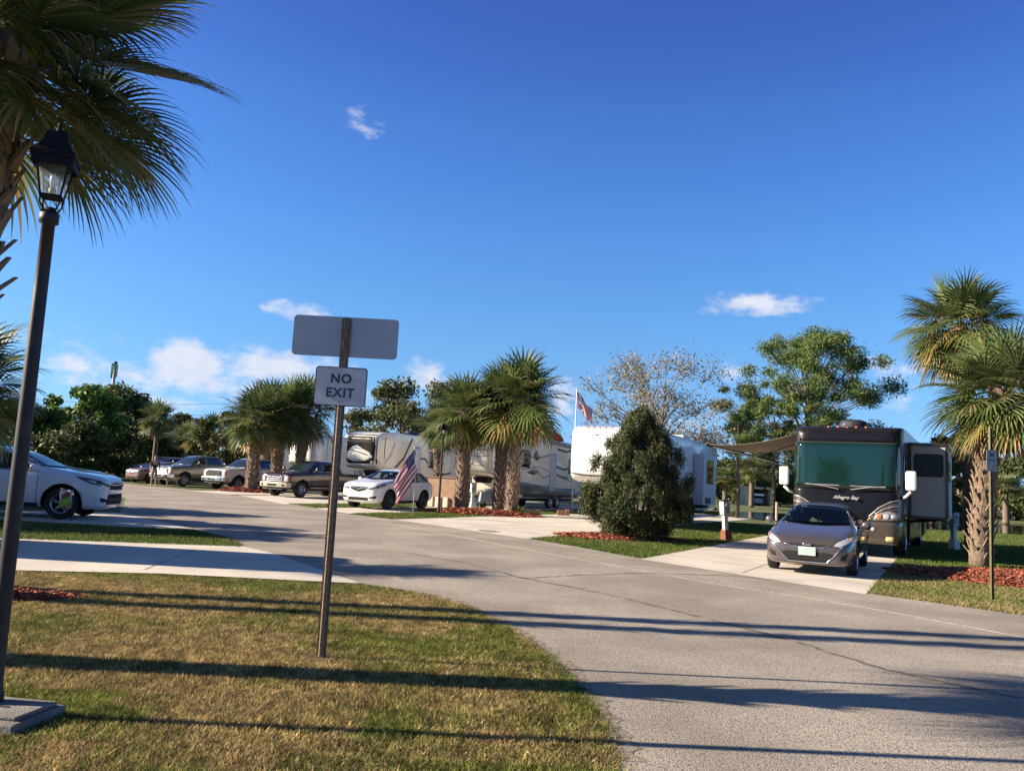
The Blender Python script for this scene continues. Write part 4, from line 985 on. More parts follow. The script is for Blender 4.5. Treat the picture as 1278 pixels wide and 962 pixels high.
# across the pond
for i, (px, d, s, hz, lb) in enumerate(((872,96,.9,.75,'green tree across the pond behind the white trailer'),(915,104,.9,.62,'dark tree across the pond left of the cream shed'),(962,98,1,.7,'dark tree across the pond behind the cream shed'),(995,104,1,.6,'tree across the pond beside the motorhome'),
      (1085,90,.8,.75,'tree behind the motorhome roof'),(1140,95,.9,.85,'tree peeking above the motorhome slide out'),(1236,96,1,.75,'oak behind the parked cars at the far right'),(1290,88,1,.85,'oak at the far right edge'),(1345,80,1.,.9,'oak beyond the right edge'))):
    dup(o2 if i % 2 else o3, lb, at_tree(px, d), i*1.3, scale=(s,s,hz*1.05 if i % 2 else hz*2.1), group='trees across the pond')
k1 = make_tree('conifer_tree', 'dark pointed conifer right of the motorhome slide out', at_tree(1178, 52), 5.7, 1.5, DARKG, 12, 30, 9000, .12, .06, .14, shape='cone', cat='conifer')
dup(k1, 'second dark conifer close to the right palm trunk', at_tree(1200, 55), 2, scale=(1.1,1.1,1.05))
dup(k1, 'lower dark conifer by the motorhome slide out', at_tree(1163, 56), 3, scale=(1,1,.9))
# low far hedges closing the horizon
hd = []
for k in range(90):
    a = -1.25+2.5*k/89+random.Random(k).uniform(-.01,.01); d = 150+30*math.sin(k*1.7); hd.append((math.sin(a)*d, math.cos(a)*d, 1.6, 5.5, 4.0, 2.6+1.3*math.sin(k*2.9)))
hw = npmesh('far_wood', cloud(hd, 42000, .55, 5, .7, shell=.1), 4, OAK); tag(hw, 'far low belt of dark woodland along the horizon', 'woodland', None, 'stuff')
# off-frame shade tree left of the drives
make_tree('tree', 'shade oak left of the picture beside the driveways', (-19.5, 19.0, 0), 6.6, 3.0, OAK, 61, 30, 9000, .2, .3, .25, group='shade trees left of the picture')
dup(bpy.data.objects[COL.objects[-1].parent.name] if COL.objects[-1].parent else o2, 'shade oak left of the picture further up the road', (-23.5, 24, 0), 2, group='shade trees left of the picture')

# trees standing behind the photographer
for i, (x, y, k_) in enumerate(((-9,-30,1.15),(0,-34,1.3),(9,-31,1.2),(18,-28,1.25),(-19,-33,1.3),(27,-22,1.1),(36,-10,1.2))):
    dup(o2 if i % 2 else o3, 'oak in the row behind the photographer', (x, y, 0), i*.9, scale=(k_,k_,k_*(1.0 if i % 2 else 2.1)), group='oaks behind the photographer')

# big evergreen bush
def make_bush(label, loc, seed):
    rnd = random.Random(seed); t = thing('evergreen_bush', label, 'bush', loc, 0)
    cl = []; spr = []
    for i in range(300):
        zf = rnd.random()**1.15; a = rnd.uniform(0,6.283); wr__ = 1.78*(1-zf**2.1)**.72*(1-.5*max(0,.16-zf)/.16); q = .30+.70*rnd.random()**.8
        cl.append((wr__*q*math.cos(a), wr__*q*math.sin(a), .22+3.45*zf, .21, .21, .36))
    for i in range(16):
        a = rnd.uniform(0,6.283); q = rnd.uniform(.1,.7); cl.append((q*math.cos(a)*.9+.05, q*math.sin(a), 3.2+rnd.uniform(0,.45)-q*.5, .17,.17,.42))
    for i in range(12):
        a = rnd.uniform(0,6.283); q = rnd.random()*.45; cl.append((-1.35+q*math.cos(a), .1+q*math.sin(a), .35+rnd.random()*1.1, .24,.24,.36))
    b = MB()
    for k in range(7): a = k*.9; b.tube([(0,0,-.05),(.25*math.cos(a),.25*math.sin(a),.6),(.6*math.cos(a),.6*math.sin(a),1.9)], [.09,.06,.02], 6)
    b.build('stems', BARK, t, True)
    npmesh('foliage', cloud(cl, 170000, .040, seed, .30, vert=1.8, shell=.1), 4, DARKG, t)
    return t
make_bush('large dark conical evergreen bush between white trailer and road', (D(797,640,24.6).x, 24.8, 0), 5)
# ------------------------------------------------------------------ vehicles
def head_r(b): return math.atan2(-math.cos(R(b)), -math.sin(R(b)))
def place(px, py, local, rz):
    g_ = G(px, py); c, s = math.cos(rz), math.sin(rz)
    return (g_.x-(c*local[0]-s*local[1]), g_.y-(s*local[0]+c*local[1]), .009)
rz = head_r(27)
make_vehicle('parked_car', 'grey sedan with green licence plate parked in front of the motorhome', 'car', 'sedan', paint('grey_paint', (.125,.108,.105), .5, .28), place(1014, 713.5, (1.36,0), rz), rz, 'vehicles parked on the lots', style=1)
rz = R(9)
sl, _ = make_vehicle('parked_car', 'white sport utility vehicle on the left driveway behind the lamp post', 'car', 'suv', paint('pearl_paint', (.66,.67,.69)), place(75, 648, (1.46,-.84), rz), rz, 'vehicles parked on the lots')
c_ = D(30, 600, 26); so_ = dup(sl, 'silver vehicle mostly hidden behind the white sport utility vehicle', (-15.0, 25.6, .009), R(9), swap={'body': paint('silver_paint', (.36,.38,.41), .6)})
rz = head_r(24)
ac, _ = make_vehicle('parked_car', 'white crossover with beak grille parked behind the small us flag', 'car', 'suv', WHITE, place(483, 636, (1.46,.84), rz), rz, 'vehicles parked on the lots', style=1, rim=RIMD)
rz = head_r(28)
TAN = paint('tan_paint', (.42,.36,.27))
fo, _ = make_vehicle('pickup_truck', 'maroon pickup with chrome grille and tan lower bumper', 'pickup truck', 'pickup', paint('maroon_paint', (.035,.014,.02), .2), place(374, 621, (2.08,.87), rz), rz, 'vehicles parked on the lots', style=1, lower=TAN)
ch = dup(fo, 'white pickup with chrome front left of the palm trunk', place(295, 612, (2.08,.87), rz), rz, swap={'body': paint('cream_white', (.62,.60,.55)), 'bumper': CHROME, 'grille_bar': DARK, 'side_trim': DARK})
dg = dup(fo, 'grey green pickup beside the standing person', place(228, 607, (2.08,.87), rz), rz, swap={'body': paint('greygreen_paint', (.17,.17,.14), .4), 'bumper': CHROME, 'side_trim': DARK})
sc = dup(ac, 'small maroon and silver car farthest down the road', place(184, 603, (1.46,.84), rz), rz, scale=(.85,.85,.82), swap={'body': paint('wine_paint', (.22,.12,.11), .3)})
dk = dup(ac, 'dark sport utility vehicle between the small maroon car and the grey pickup', (D(204,590,62).x, 62, .009), rz, swap={'body': paint('darkblue_paint', (.018,.02,.03), .2)})
for (px, d, r_, lb, cm) in ((1248,92,2.9,'black sport utility vehicle farthest right across the pond',(.015,.016,.018)),(1215,95,2.9,'dark vehicle across the pond behind the right palm trunk',(.05,.055,.07)),(1278,90,2.9,'dark vehicle cut by the right edge across the pond',(.03,.03,.035))):
    dup(ac, lb, (D(px, 632, d).x, d, .0), r_, group='vehicles across the pond', swap={'body': paint('far_paint%s' % chr(97+px % 26), cm)})

# ------------------------------------------------------------------ motorhome and trailers
def rv_shell(st, mat, tf=None, sub=1, cuts=()):
    V_, F_ = [], []; k = 3
    for (x, w, z0, z1, r) in st:
        ring = []
        for cy, cz, a0 in ((w-r, z1-r, 0), (-w+r, z1-r, 90), (-w+r, z0+r, 180), (w-r, z0+r, 270)):
            for q in range(k+1):
                a = R(a0+90*q/k); ring.append((x, cy+r*math.cos(a), cz+r*math.sin(a)))
        n = len(ring); V_ += ring
    for i in range(len(st)-1):
        for q in range(n): F_.append((i*n+q, i*n+(q+1) % n, (i+1)*n+(q+1) % n, (i+1)*n+q))
    F_.append(tuple(range(n))); F_.append(tuple((len(st)-1)*n+q for q in range(n)))
    if tf: V_ = [tf(v) for v in V_]
    full = crunch(V_, F_, sub, (), (mat,))
    bm_ = bmesh.new(); bm_.from_mesh(full); bv = BVHTree.FromBMesh(bm_); bm_.free()
    if cuts: full = crunch(V_, F_, sub, cuts, (mat, ARCH))
    return full, bv
TAUPE = paint('taupe_paint', (.075,.060,.047), .3)
NIGHT = M('night_paint', (.005,.005,.008), .35, .0, .1, spec=.2)
BRONZ = M('bronze_paint', (.012,.010,.009), .35, .0, .25, spec=.3)
SLIDEM = M('slide_panel', (.50,.475,.43), .55, var=((.42,.40,.365), 2, .4, .7))
RUBR = M('roof_rubber', (.5,.49,.46), .8)
def motorhome():
    rz = head_r(30); c = D(1054, 620, 22.75); f = Vector((math.cos(rz), math.sin(rz), 0))
    t = thing('motorhome', 'large dark motorhome with wide green windscreen, slide out and open awning', 'motorhome', (c.x-f.x*5.5, c.y-f.y*5.5, .009), rz)
    st = [(5.5,1.02,.42,3.36,.22),(5.44,1.2,.36,3.46,.2),(5.25,1.30,.34,3.53,.14),(4.8,1.32,.34,3.56,.10),(4.4,1.32,.34,3.56,.08),(-5.2,1.32,.34,3.56,.08),(-5.4,1.30,.36,3.54,.1),(-5.5,1.2,.45,3.48,.15)]
    tf = lambda v: (v[0]-(.16*max(0, v[2]-1.5)/2 if v[0] > 5 else 0), v[1], v[2])
    cuts = [(x, s*.95, s*1.5, .5, .56) for x in (3.6, -2.7) for s in (1,-1)]
    me, bv = rv_shell(st, BRONZ, tf, 1, cuts); put('body', me, t)
    P = lambda n_, o_, a_, s_, m_, **k: patch(n_, bv, o_, a_, s_, m_, t, **k)
    ws = P('windscreen', rr(-1.245,1.83,1.245,3.06,.10), 'x', 1, GLASSG, off=.02, res=.12)
    P('windscreen_seal', rr(-1.275,1.79,1.275,3.09,.12), 'x', 1, DARK, off=.012, res=.12)
    P('brow_panel', [(-1.25,3.08),(1.25,3.08),(1.25,3.44),(.9,3.49),(-.9,3.49),(-1.25,3.44)], 'x', 1, NIGHT, off=.008, res=.12)
    P('nose_panel', [(-1.26,1.36),(-.6,.93),(.6,.93),(1.26,1.36),(1.26,1.79),(-1.26,1.79)], 'x', 1, NIGHT, off=.008, res=.1)
    P('front_bumper', [(-1.27,.38),(1.27,.38),(1.28,.97),(.62,.96),(.5,.90),(-.5,.90),(-.62,.96),(-1.28,.97)], 'x', 1, TAUPE, off=.03, res=.1)
    P('bumper_grille', [(-.55,.50),(.55,.50),(.50,.84),(-.50,.84)], 'x', 1, ARCH, off=.05, res=.1)
    for s in (1, -1):
        P('headlight_surround', [(s*.50,.96),(s*.95,.97),(s*1.27,1.0),(s*1.29,1.56),(s*1.1,1.50),(s*.85,1.36),(s*.64,1.16)], 'x', 1, TAUPE, off=.016, res=.06)
        P('headlight_sweep', strip([(s*.56,1.08),(s*.8,1.34),(s*1.05,1.50),(s*1.24,1.56)], .035), 'x', 1, M('silver_trim',(.35,.32,.28),.3,.5,coat=.5), off=.03, res=.05)
        P('headlight_sweep', strip([(s*.70,1.16),(s*.9,1.30),(s*1.1,1.38),(s*1.25,1.41)], .03), 'x', 1, MATS['silver_trim'], off=.03, res=.05)
        P('headlight_bezel', [(s*.66,1.00),(s*1.20,1.02),(s*1.22,1.20),(s*1.0,1.25),(s*.74,1.17)], 'x', 1, MATS['silver_trim'], off=.026, res=.05)
        for y, m_, rr_ in ((.80, AMBER, .062), (.96, LAMPG, .072), (1.12, LAMPG, .06)):
            P('headlight', [(s*y+rr_*math.cos(R(a)), 1.11+rr_*math.sin(R(a))) for a in range(0,360,24)], 'x', 1, m_, off=.045, res=.04, skirt=.03)
        P('fog_lamp', rr(s*1.04-.09,.46,s*1.04+.09,.58,.04), 'x', 1, M('yellow_lens',(.65,.52,.22),.2,coat=1.), off=.05, res=.05)
        P('tow_light', [(s*.66+.05*math.cos(R(a)), .76+.05*math.sin(R(a))) for a in range(0,360,30)], 'x', 1, LAMPG, off=.045, res=.04)
        P('side_sweep', [(4.9,1.0),(4.9,1.5),(1.5,1.9),(-3,1.3),(-5.2,1.7),(-5.2,1.3),(-3,.9),(1.5,1.35)], 'y', s, TAUPE, off=.008, res=.3)
        P('side_window', rr(4.0,1.9,5.0,2.8,.1), 'y', s, GLASS, off=.014, res=.2)
        P('side_window', rr(-3.6,2.0,-2.4,2.8,.1), 'y', s, GLASS, off=.014, res=.2)
        for x in (2.6,1.4,.2,-1.0,-4.0,-5.0): P('bay_seam', strip([(x,.4),(x,1.0)], .02), 'y', s, ARCH, off=.004, res=.2)
        for x in (3.6, -2.7): wheel(t, x, s*1.13, .5, .3, CHROME, 8)
        m = MB(); y = s*1.50
        m.tube([(5.12,s*1.27,1.62),(5.30,s*1.38,1.66),(5.36,y,1.80)], .04, 8); m.build('mirror_arm', M('mirror_white',(.78,.76,.72),.35,coat=.6), t, True)
        m = MB(); m.box((5.36,y,2.09),(.17,.24,.52)); mo = m.build('mirror', MATS['mirror_white'], t, bevel=.05)
        m = MB(); m.box((5.27,y,2.10),(.012,.19,.44)); m.build('mirror_glass', CHROME, mo)
    wp = MB()
    for y0, y1 in ((-.95,-.1),(.95,.12)): wp.tube([(5.53,y0*.15,1.78),(5.56,(y0+y1)/2,1.86),(5.53,y0,1.90)], .014, 5); wp.box((5.545,(y0+y1)/2,1.885),(.02,.8,.022))
    wp.build('wiper', M('wiper_grey',(.3,.3,.31),.4,.4), t, False)
    text_obj('maker_lettering', 'Allegro Bay', .128, M('letter_silver',(.50,.48,.45),.3,.3), t, Matrix.Translation((5.525,.03,1.56)) @ Matrix.Rotation(R(90),4,'Z') @ Matrix.Rotation(R(90),4,'X'), .006, .35, .002)
    d = MB(); d.lathe([(.0,3.80),(.2,3.79),(.33,3.74),(.36,3.62),(.36,3.5)], (4.3,.05,0), 24); d.build('roof_dome', DARK, t, True)
    for x in (2.2,-2.0): d = MB(); d.box((x,0,3.70),(1.0,.75,.30), taper=.85); d.build('air_conditioner', BLACK, t, bevel=.06)
    for y in (-.45,-.22,0,.22,.45):
        d = MB(); d.lathe([(.035,0),(.03,.04),(0,.05)], (5.1,y,3.50), 10); d.build('marker_light', AMBER, t, True)
    d = MB(); d.box((4.9,-.05,3.60),(.25,.09,.09)); d.build('air_horn', CHROME, t, bevel=.02)
    vs = MB(); vs.box((5.40,0,3.0),(.02,.16,.10)); 
    # slide out
    s_ = MB(); s_.box((1.2,1.76,2.15),(4.2,.88,2.02)); so_ = s_.build('slide_out', SLIDEM, t, bevel=.015)
    tr = MB()
    for y in (1.34, 2.21): tr.box((3.325,y,2.15),(.05,.07,2.12))
    for z in (3.19,1.11): tr.box((3.327,1.775,z),(.054,.93,.06))
    tr.box((1.2,1.78,3.21),(4.3,.96,.06)); tr.box((1.2,2.215,1.12),(4.2,.03,.08)); tr.build('slide_trim', BLACK, so_)
    w_ = MB(); o2 = rr(1.43,2.27,2.13,2.92,.08); n = len(o2)
    w_.add([(3.30,y,z) for y,z in o2]+[(3.318,y,z) for y,z in o2], [tuple(range(n)), tuple(range(n,2*n))]+[(i,(i+1)%n,n+(i+1)%n,n+i) for i in range(n)]); w_.build('slide_window', M('black_window',(.008,.009,.011),.25,spec=.25), so_)
    w_ = MB(); w_.box((1.0,2.21,2.5),(1.6,.02,.6)); w_.build('slide_window', GLASS, so_)
    b = MB()
    for x in (3.0,-.5): b = MB(); b.tube([(x,1.2,.95),(x,2.1,1.08)], .04, 6); b.build('slide_support', ARCH, so_)
    # awning: sagging fabric, roller, arms
    a = MB(); nx, ny = 12, 10; vs = []; 
    for i in range(nx+1):
        for j in range(ny+1):
            u = j/ny; x = 4.55-4.4*i/nx; y = -1.33-2.45*u; z = 3.36-.40*u-.13*math.sin(math.pi*u)-.04*math.sin(math.pi*i/nx)*math.sin(math.pi*u); vs.append((x,y,z))
    a.add(vs, [(i*(ny+1)+j, i*(ny+1)+j+1, (i+1)*(ny+1)+j+1, (i+1)*(ny+1)+j) for i in range(nx) for j in range(ny)])
    aw = a.build('awning', M('awning_fabric',(.40,.33,.25),.85,transl=.12), t, True); sm = aw.modifiers.new('s','SOLIDIFY'); sm.thickness = .008
    r_ = MB(); r_.tube([(4.6,-3.80,2.95),(.1,-3.80,2.95)], .045, 10); r_.tube([(4.55,-1.34,3.38),(.1,-1.34,3.38)], .06, 8)
    r_.build('awning_roller', DARK, aw, True)
    r_ = MB()
    for x in (4.5,.2): r_ = MB(); r_.tube([(x,-1.35,3.05),(x,-2.5,2.62),(x,-3.78,2.92)], .022, 6); r_.tube([(x,-1.35,2.3),(x,-2.5,2.62)], .018, 6); r_.build('awning_arm', DARK, aw, True)
    l = MB(); l.tube([(1.5,-1.1,2.0),(1.5,-1.1,2.01)], .01, 3)
    return t
mhome = motorhome(); mhome.scale = (1, 1.09, 1)

def fifth_wheel(name, label, loc, rz, body, cap=None, length=12.0, H=3.85, windows=(), doors=(), stripes=(), cap_style=None, group='fifth wheel trailers on the lots', low=None, ac=True, caps=None):
    t = thing(name, label, 'trailer', loc, rz, group); h = length/2
    st = [(h+.12,.82,2.1,H-.62,.25),(h,1.08,1.84,H-.30,.22),(h-.35,1.22,1.64,H-.10,.15),(h-1.2,1.25,1.56,H,.10),(h-2.15,1.25,1.53,H,.09),(h-2.3,1.25,1.5,H,.09),(h-2.42,1.25,.62,H,.08),(h-2.6,1.25,.55,H,.08),(-h+.2,1.25,.55,H-.12,.08),(-h,1.2,.6,H-.18,.12)]
    cuts = [(x, s*.85, s*1.5, .40, .45) for x in (-1.0,-1.95) for s in (1,-1)]
    me, bv = rv_shell(st, body, None, 1, cuts); put('body', me, t)
    P = lambda n_, o_, a_, s_, m_, **k: patch(n_, bv, o_, a_, s_, m_, t, **k)
    for s in (1, -1):
        for x in (-1.0, -1.95): wheel(t, x, s*1.1, .38, .22, RIM, 6)
    for (x0,z0,x1,z1,s,mm) in windows: P('window', rr(x0,z0,x1,z1,.06), 'y', s, mm or GLASS, off=.012, res=.25)
    for (x0,z0,x1,z1,s) in doors:
        P('door_frame', rr(x0-.04,z0-.04,x1+.04,z1+.04,.06), 'y', s, M('door_trim',(.16,.18,.21),.5), off=.010, res=.3)
        P('door', rr(x0,z0,x1,z1,.05), 'y', s, M('door_panel',(.42,.44,.46),.45,coat=.3), off=.020, res=.3)
    for (pts, w, s, mm) in stripes:
        P('graphic_stripe', strip(pts, w) if w else pts, 'y', s, mm, off=.006, res=.25, skirt=.006)
    lg = MB()
    for s in (1,-1):
        lg.box((h-2.7,s*.95,.5),(.10,.10,1.0)); lg.box((h-2.7,s*.95,.02),(.25,.25,.04))
    lg.build('landing_leg', DARK, t)
    kp = MB(); kp.box((h-1.3,0,1.42),(.5,.6,.28), taper=1.4); kp.build('hitch_box', ARCH, t)
    fr = MB(); fr.box((-1.0,0,.48),(length-4,1.6,.12)); fr.build('chassis', ARCH, t)
    if ac:
        for x_ in (.8, -h+2.5): a = MB(); a.box((x_,0,H+.10),(1.0,.75,.28), taper=.8); a.build('air_conditioner', BLACK if cap_style else RUBR, t, bevel=.05)
    sp2 = MB(); sp2.box((1.0,1.33,1.0),(.04,.04,.04))
    bu_ = MB(); bu_.box((-h-.12,0,.62),(.1,2.3,.12)); bu_.build('rear_bumper', DARK, t)
    for s in (1,-1): P('tail_light', rr(s*1.02-.06,.9,s*1.02+.06,1.3,.03), 'x', -1, REDL, off=.01, res=.1)
    return t, P, bv
CREAM = paint('cream_paint', (.60,.57,.49)); IVORY = paint('ivory_paint', (.66,.61,.52)); FWHITE = paint('cap_white', (.76,.75,.73))
BRS = M('brown_stripe', (.055,.04,.032), .4, coat=.5); TNS = M('tan_stripe', (.24,.19,.14), .4, coat=.5); GYS = M('grey_stripe', (.18,.175,.17), .4, coat=.5)
def rear_from_front(px, d, ln, b=28):
    c = D(px, 600, d); return (c.x+math.sin(R(b))*ln/2, d+math.cos(R(b))*ln/2, .009)
rz = head_r(28)
CAPB = M('cap_black', (.013,.011,.011), .6, spec=.12)
# black capped trailer behind the white crossover
t1, P1, bv1 = fifth_wheel('fifth_wheel_trailer', 'cream trailer with black curved front cap behind the white crossover', rear_from_front(447, 47, 12.4), rz, CREAM, length=12.4, cap_style=1,
   windows=[(2.1,2.0,2.55,2.95,1,None),(-.1,1.95,1.1,2.95,1,None),(-4.2,1.9,-3.2,2.7,1,None)], doors=[(2.0,.95,2.62,3.1,1),(-2.4,.95,-1.6,3.1,1)],
   stripes=[([(5.6,1.7),(4.6,1.75),(3.7,2.4),(3.2,3.2),(2.9,3.6)], .16, 1, BRS),([(3.0,2.3),(1.5,2.5),(.0,1.5),(-1.6,1.7),(-3.5,2.6),(-6,2.7)], .12, 1, BRS),([(3.2,1.4),(0,1.2),(-6,1.6)], .2, 1, TNS)])
P1('front_cap', [(-1.1,1.98),(1.1,1.98),(1.22,2.3),(1.22,3.5),(1.0,3.62),(-1.0,3.62),(-1.22,3.5),(-1.22,2.3)], 'x', 1, CAPB, off=.01, res=.15)
0 and P1('front_cap', [(6.29,2.2),(6.30,3.25),(6.18,3.5),(5.7,3.62),(4.9,3.62),(4.75,3.3),(5.1,2.6),(5.6,2.15),(6.1,2.02)], 'y', 1, CAPB, off=.012, res=.15)
P1('cap_graphic', [(-.9,2.25),(-.4,2.05),(.5,2.12),(.95,2.35),(.7,2.62),(.2,2.80),(-.2,3.05),(-.6,2.85),(-.95,2.6)], 'x', 1, M('cap_silver',(.50,.47,.42),.35,.3,coat=.6), off=.018, res=.1)
P1('cap_graphic', strip([(-.8,2.75),(-.1,2.62),(.6,2.45)], .05), 'x', 1, NIGHT, off=.024, res=.1)
P1('cap_trim', strip([(4.85,3.70),(4.62,3.3),(5.0,2.5),(5.55,2.02),(6.1,1.90)], .16), 'y', 1, IVORY, off=.02, res=.12)
# cream trailer behind the palms
t2, P2_, bv2 = fifth_wheel('fifth_wheel_trailer', 'ivory trailer with brown swooshes behind the paired palms', rear_from_front(587, 41.5, 12.0), rz, IVORY, length=12.0, H=3.95,
   windows=[(1.9,2.2,2.9,3.15,1,None),(-4.4,2.0,-3.2,2.9,1,None)], doors=[(-1.4,.95,-.65,3.05,1)],
   stripes=[([(5.4,2.9),(3.5,3.1),(1.2,2.7),(-.5,3.0)], .09, 1, TNS),([(5.7,2.0),(4.2,2.3),(2.6,2.1),(.8,2.3),(-.5,2.1)], .06, 1, TNS),([(2.3,1.95),(1.5,2.12),(.7,2.0),(1.5,1.82)], 0, 1, BRS),([(1.9,2.5),(.2,1.7),(-1.2,1.95),(-3.5,1.6),(-6,1.8)], .07, 1, TNS),
            ([(1.6,2.9),(1.2,3.2),(.7,2.8),(1.2,2.6)], 0, 1, BRS),([(-1.6,3.4),(-2.8,3.3),(-4,3.5)], .14, 1, BRS),([(-1.5,2.4),(-2.6,2.25),(-3.8,2.4)], .16, 1, BRS),([(-1.6,1.9),(-3.2,1.75)], .14, 1, BRS),([(3.3,.62),(3.3,1.45),(-6,.95),(-6,.62)], 0, 1, BRS),([(-.6,3.72),(-6,3.55)], .22, 1, GYS)])
for k, z in enumerate((2.2,2.62,2.95,3.2)): P2_('cap_crease', strip([(-1.1,z),(-.3,z+.06),(.4,z-.05),(1.1,z+.03)], .05-.006*k), 'x', 1, TNS if k else M('pale_crease',(.45,.40,.33),.5), off=.008, res=.12)
# white trailer behind the bush
t3, P3, bv3 = fifth_wheel('fifth_wheel_trailer', 'white trailer with blank rounded front cap behind the evergreen bush', rear_from_front(743, 31.3, 12.3, 30), head_r(30), FWHITE, length=12.3, H=3.85,
   windows=[(-3.3,1.9,-2.35,3.0,1,None),(-4.5,1.5,-3.85,2.85,1,M('brown_blind',(.11,.085,.06),.5,coat=.4)),(-5.75,1.9,-5.2,2.6,1,MATS['brown_blind'])], doors=[(1.0,.95,1.75,3.05,1)],
   stripes=[([(3.3,1.25),(0,1.1),(-2.0,1.5),(-6.1,1.3)], .10, 1, GYS),([(-3.6,.9),(-4.3,1.5),(-5.2,1.75),(-6.1,1.8)], .07, 1, GYS)])
sl_ = MB(); sl_.box((-2.85,1.50,2.0),(1.9,.48,2.3)); s3 = sl_.build('slide_out', M('trailer_side',(.50,.51,.53),.45,coat=.4), t3, bevel=.03)
w3 = MB(); w3.box((-2.85,1.745,2.35),(1.05,.02,1.1)); w3.build('slide_window', GLASS, s3, bevel=.01)
w3 = MB(); w3.box((-2.6,1.745,1.05),(.9,.015,.28)); w3.build('storage_hatch', DARK, s3)
l3 = MB()
for y in (.45,.85): l3.tube([(-6.25,y,.7),(-6.25,y,3.7),(-6.05,y,3.85)], .018, 6)
for k in range(10): l3.tube([(-6.25,.45,.8+k*.3),(-6.25,.85,.8+k*.3)], .014, 5)
l3.build('ladder', CHROME, t3)
for y in (-.5,-.25,0,.25,.5):
    d3 = MB(); d3.ball((5.93-.3*abs(y)*0,y,3.70),(.03,.05,.03),8,6); d3.build('marker_light', AMBER, t3, True)
P3('cap_seam', strip([(4.9,3.86),(4.88,1.62)], .03), 'y', 1, GYS, off=.006, res=.2)
P3('cap_seam', strip([(4.9,3.86),(4.88,1.62)], .03), 'y', -1, GYS, off=.006, res=.2)
P3('cap_badge', rr(-.10,3.36,.10,3.42,.02), 'x', 1, MATS['grey_stripe'], off=.008, res=.05)
P3('cap_trim', strip([(-1.1,1.93),(-.5,1.86),(.5,1.86),(1.1,1.93)], .05), 'x', 1, DARK, off=.008, res=.1)
# two white trailers behind the pickups
t4 = dup(t3, 'white trailer front showing between the pickup palms', rear_from_front(372, 56, 12.3), rz)
t5 = dup(t3, 'white trailer farther back left of the thick palm trunk', rear_from_front(308, 66, 12.3), rz)
dup(t3, 'unseen white trailer added left of the picture to shade the driveway', (-17.0, 13.75, .009), 0, group='added shade trailers left of the picture')  # out of view, added so its shadow falls across the left driveway

# red cover on the ivory trailer roof
rc = thing('roof_cover', 'red rounded cover lying on the ivory trailer roof', 'cover', (0,0,0)); tm = Matrix.Translation(t2.location) @ Matrix.Rotation(rz,4,'Z')
p0 = tm @ Vector((-1.9,.3,3.90)); rc.location = p0; rc.rotation_euler = (0,0,rz)
m = MB(); m.lathe([(0,.62),(.35,.58),(.75,.42),(1.0,.18),(1.06,0),(0,0)], n=24); m.build('cover_cloth', M('red_cloth',(.42,.03,.03),.7), rc, True); m = MB(); m.tube([(1.06*math.cos(k*.3),1.06*math.sin(k*.3),.02) for k in range(22)], .02, 5); m.build('hem', MATS['red_cloth'], rc, True)

# ------------------------------------------------------------------ flags
FR = M('flag_red',(.42,.04,.055),.8,transl=.25); FW = M('flag_white',(.62,.60,.62),.8,transl=.25); FB = M('flag_blue',(.03,.04,.13),.8,transl=.2)
def flag_cloth(parent, f):
    m = MB(); nu, nv = 20, 13; vs = [f(i/nu, j/nv) for i in range(nu+1) for j in range(nv+1)]; fs = []; 
    m.add(vs, [(i*(nv+1)+j, (i+1)*(nv+1)+j, (i+1)*(nv+1)+j+1, i*(nv+1)+j+1) for i in range(nu) for j in range(nv)])
    m.m = [(2 if (i < 8 and j >= 6) else (0 if j % 2 == 0 else 1)) for i in range(nu) for j in range(nv)]
    m.mi = 1; st = m
    for a in range(9):
        for b in range(5 if a % 2 == 0 else 6):
            v = 6/13+(7/13)*(a+1)/10; u = .4*((b+1)/6 if a % 2 == 0 else (b+.5)/6); c = Vector(f(u, v)); e1 = (Vector(f(u+.01,v))-c).normalized(); e2 = (Vector(f(u,v+.01))-c).normalized(); nn = e1.cross(e2).normalized()*.004
            for sg in (1,-1):
                pts = [c+nn*sg+(e1*math.cos(k*math.pi/5+math.pi/2)+e2*math.sin(k*math.pi/5+math.pi/2))*(.022 if k % 2 == 0 else .009) for k in range(10)]
                st.add(pts, [tuple(range(10))])
    o = m.build('flag_cloth', [FR, FW, FB], parent, True)
g_ = G(515, 644)
t = thing('flag_pole', 'small us flag on a slim white pole before the white crossover', 'flag', g_, 0, 'us flags')
m = MB(); m.tube([(0,0,-.05),(0,0,1.3),(-.10,0,2.55)], [.016,.014,.011], 8); m.ball((-.10,0,2.57), .03, 8, 6); m.build('pole', M('white_pole',(.6,.6,.6),.4,coat=.4), t, True)
def f1(u, v):
    top = Vector((-.10,0,2.48)); h = Vector((.16,.0,-1.0)); fly = Vector((-.52,-.10,-.85)).normalized()
    p_ = top+h*(1-v)*.92+fly*1.42*u; p_.x += .10*u*u+.035*math.sin(9*v+4*u); p_.y += .07*math.sin(11*v+2*u)*(.3+u); return tuple(p_)
flag_cloth(t, f1)
v = D(715, 600, 44)
t = thing('flag_pole', 'tall white pole with a us flag above the white trailer', 'flag', (v.x, 44, 0), 0, 'us flags')
m = MB(); m.tube([(0,0,-.1),(0,0,6.45)], [.045,.03], 10); m.ball((0,0,6.5), .06, 8, 6); m.build('pole', MATS['white_pole'], t, True)
def f2(u, v):
    return (.04+.85*u+.03*math.sin(6*v), .10*math.sin(7*u+3*v), 6.38-.78*(1-v)-.98*u+.05*math.sin(8*u))
flag_cloth(t, f2)

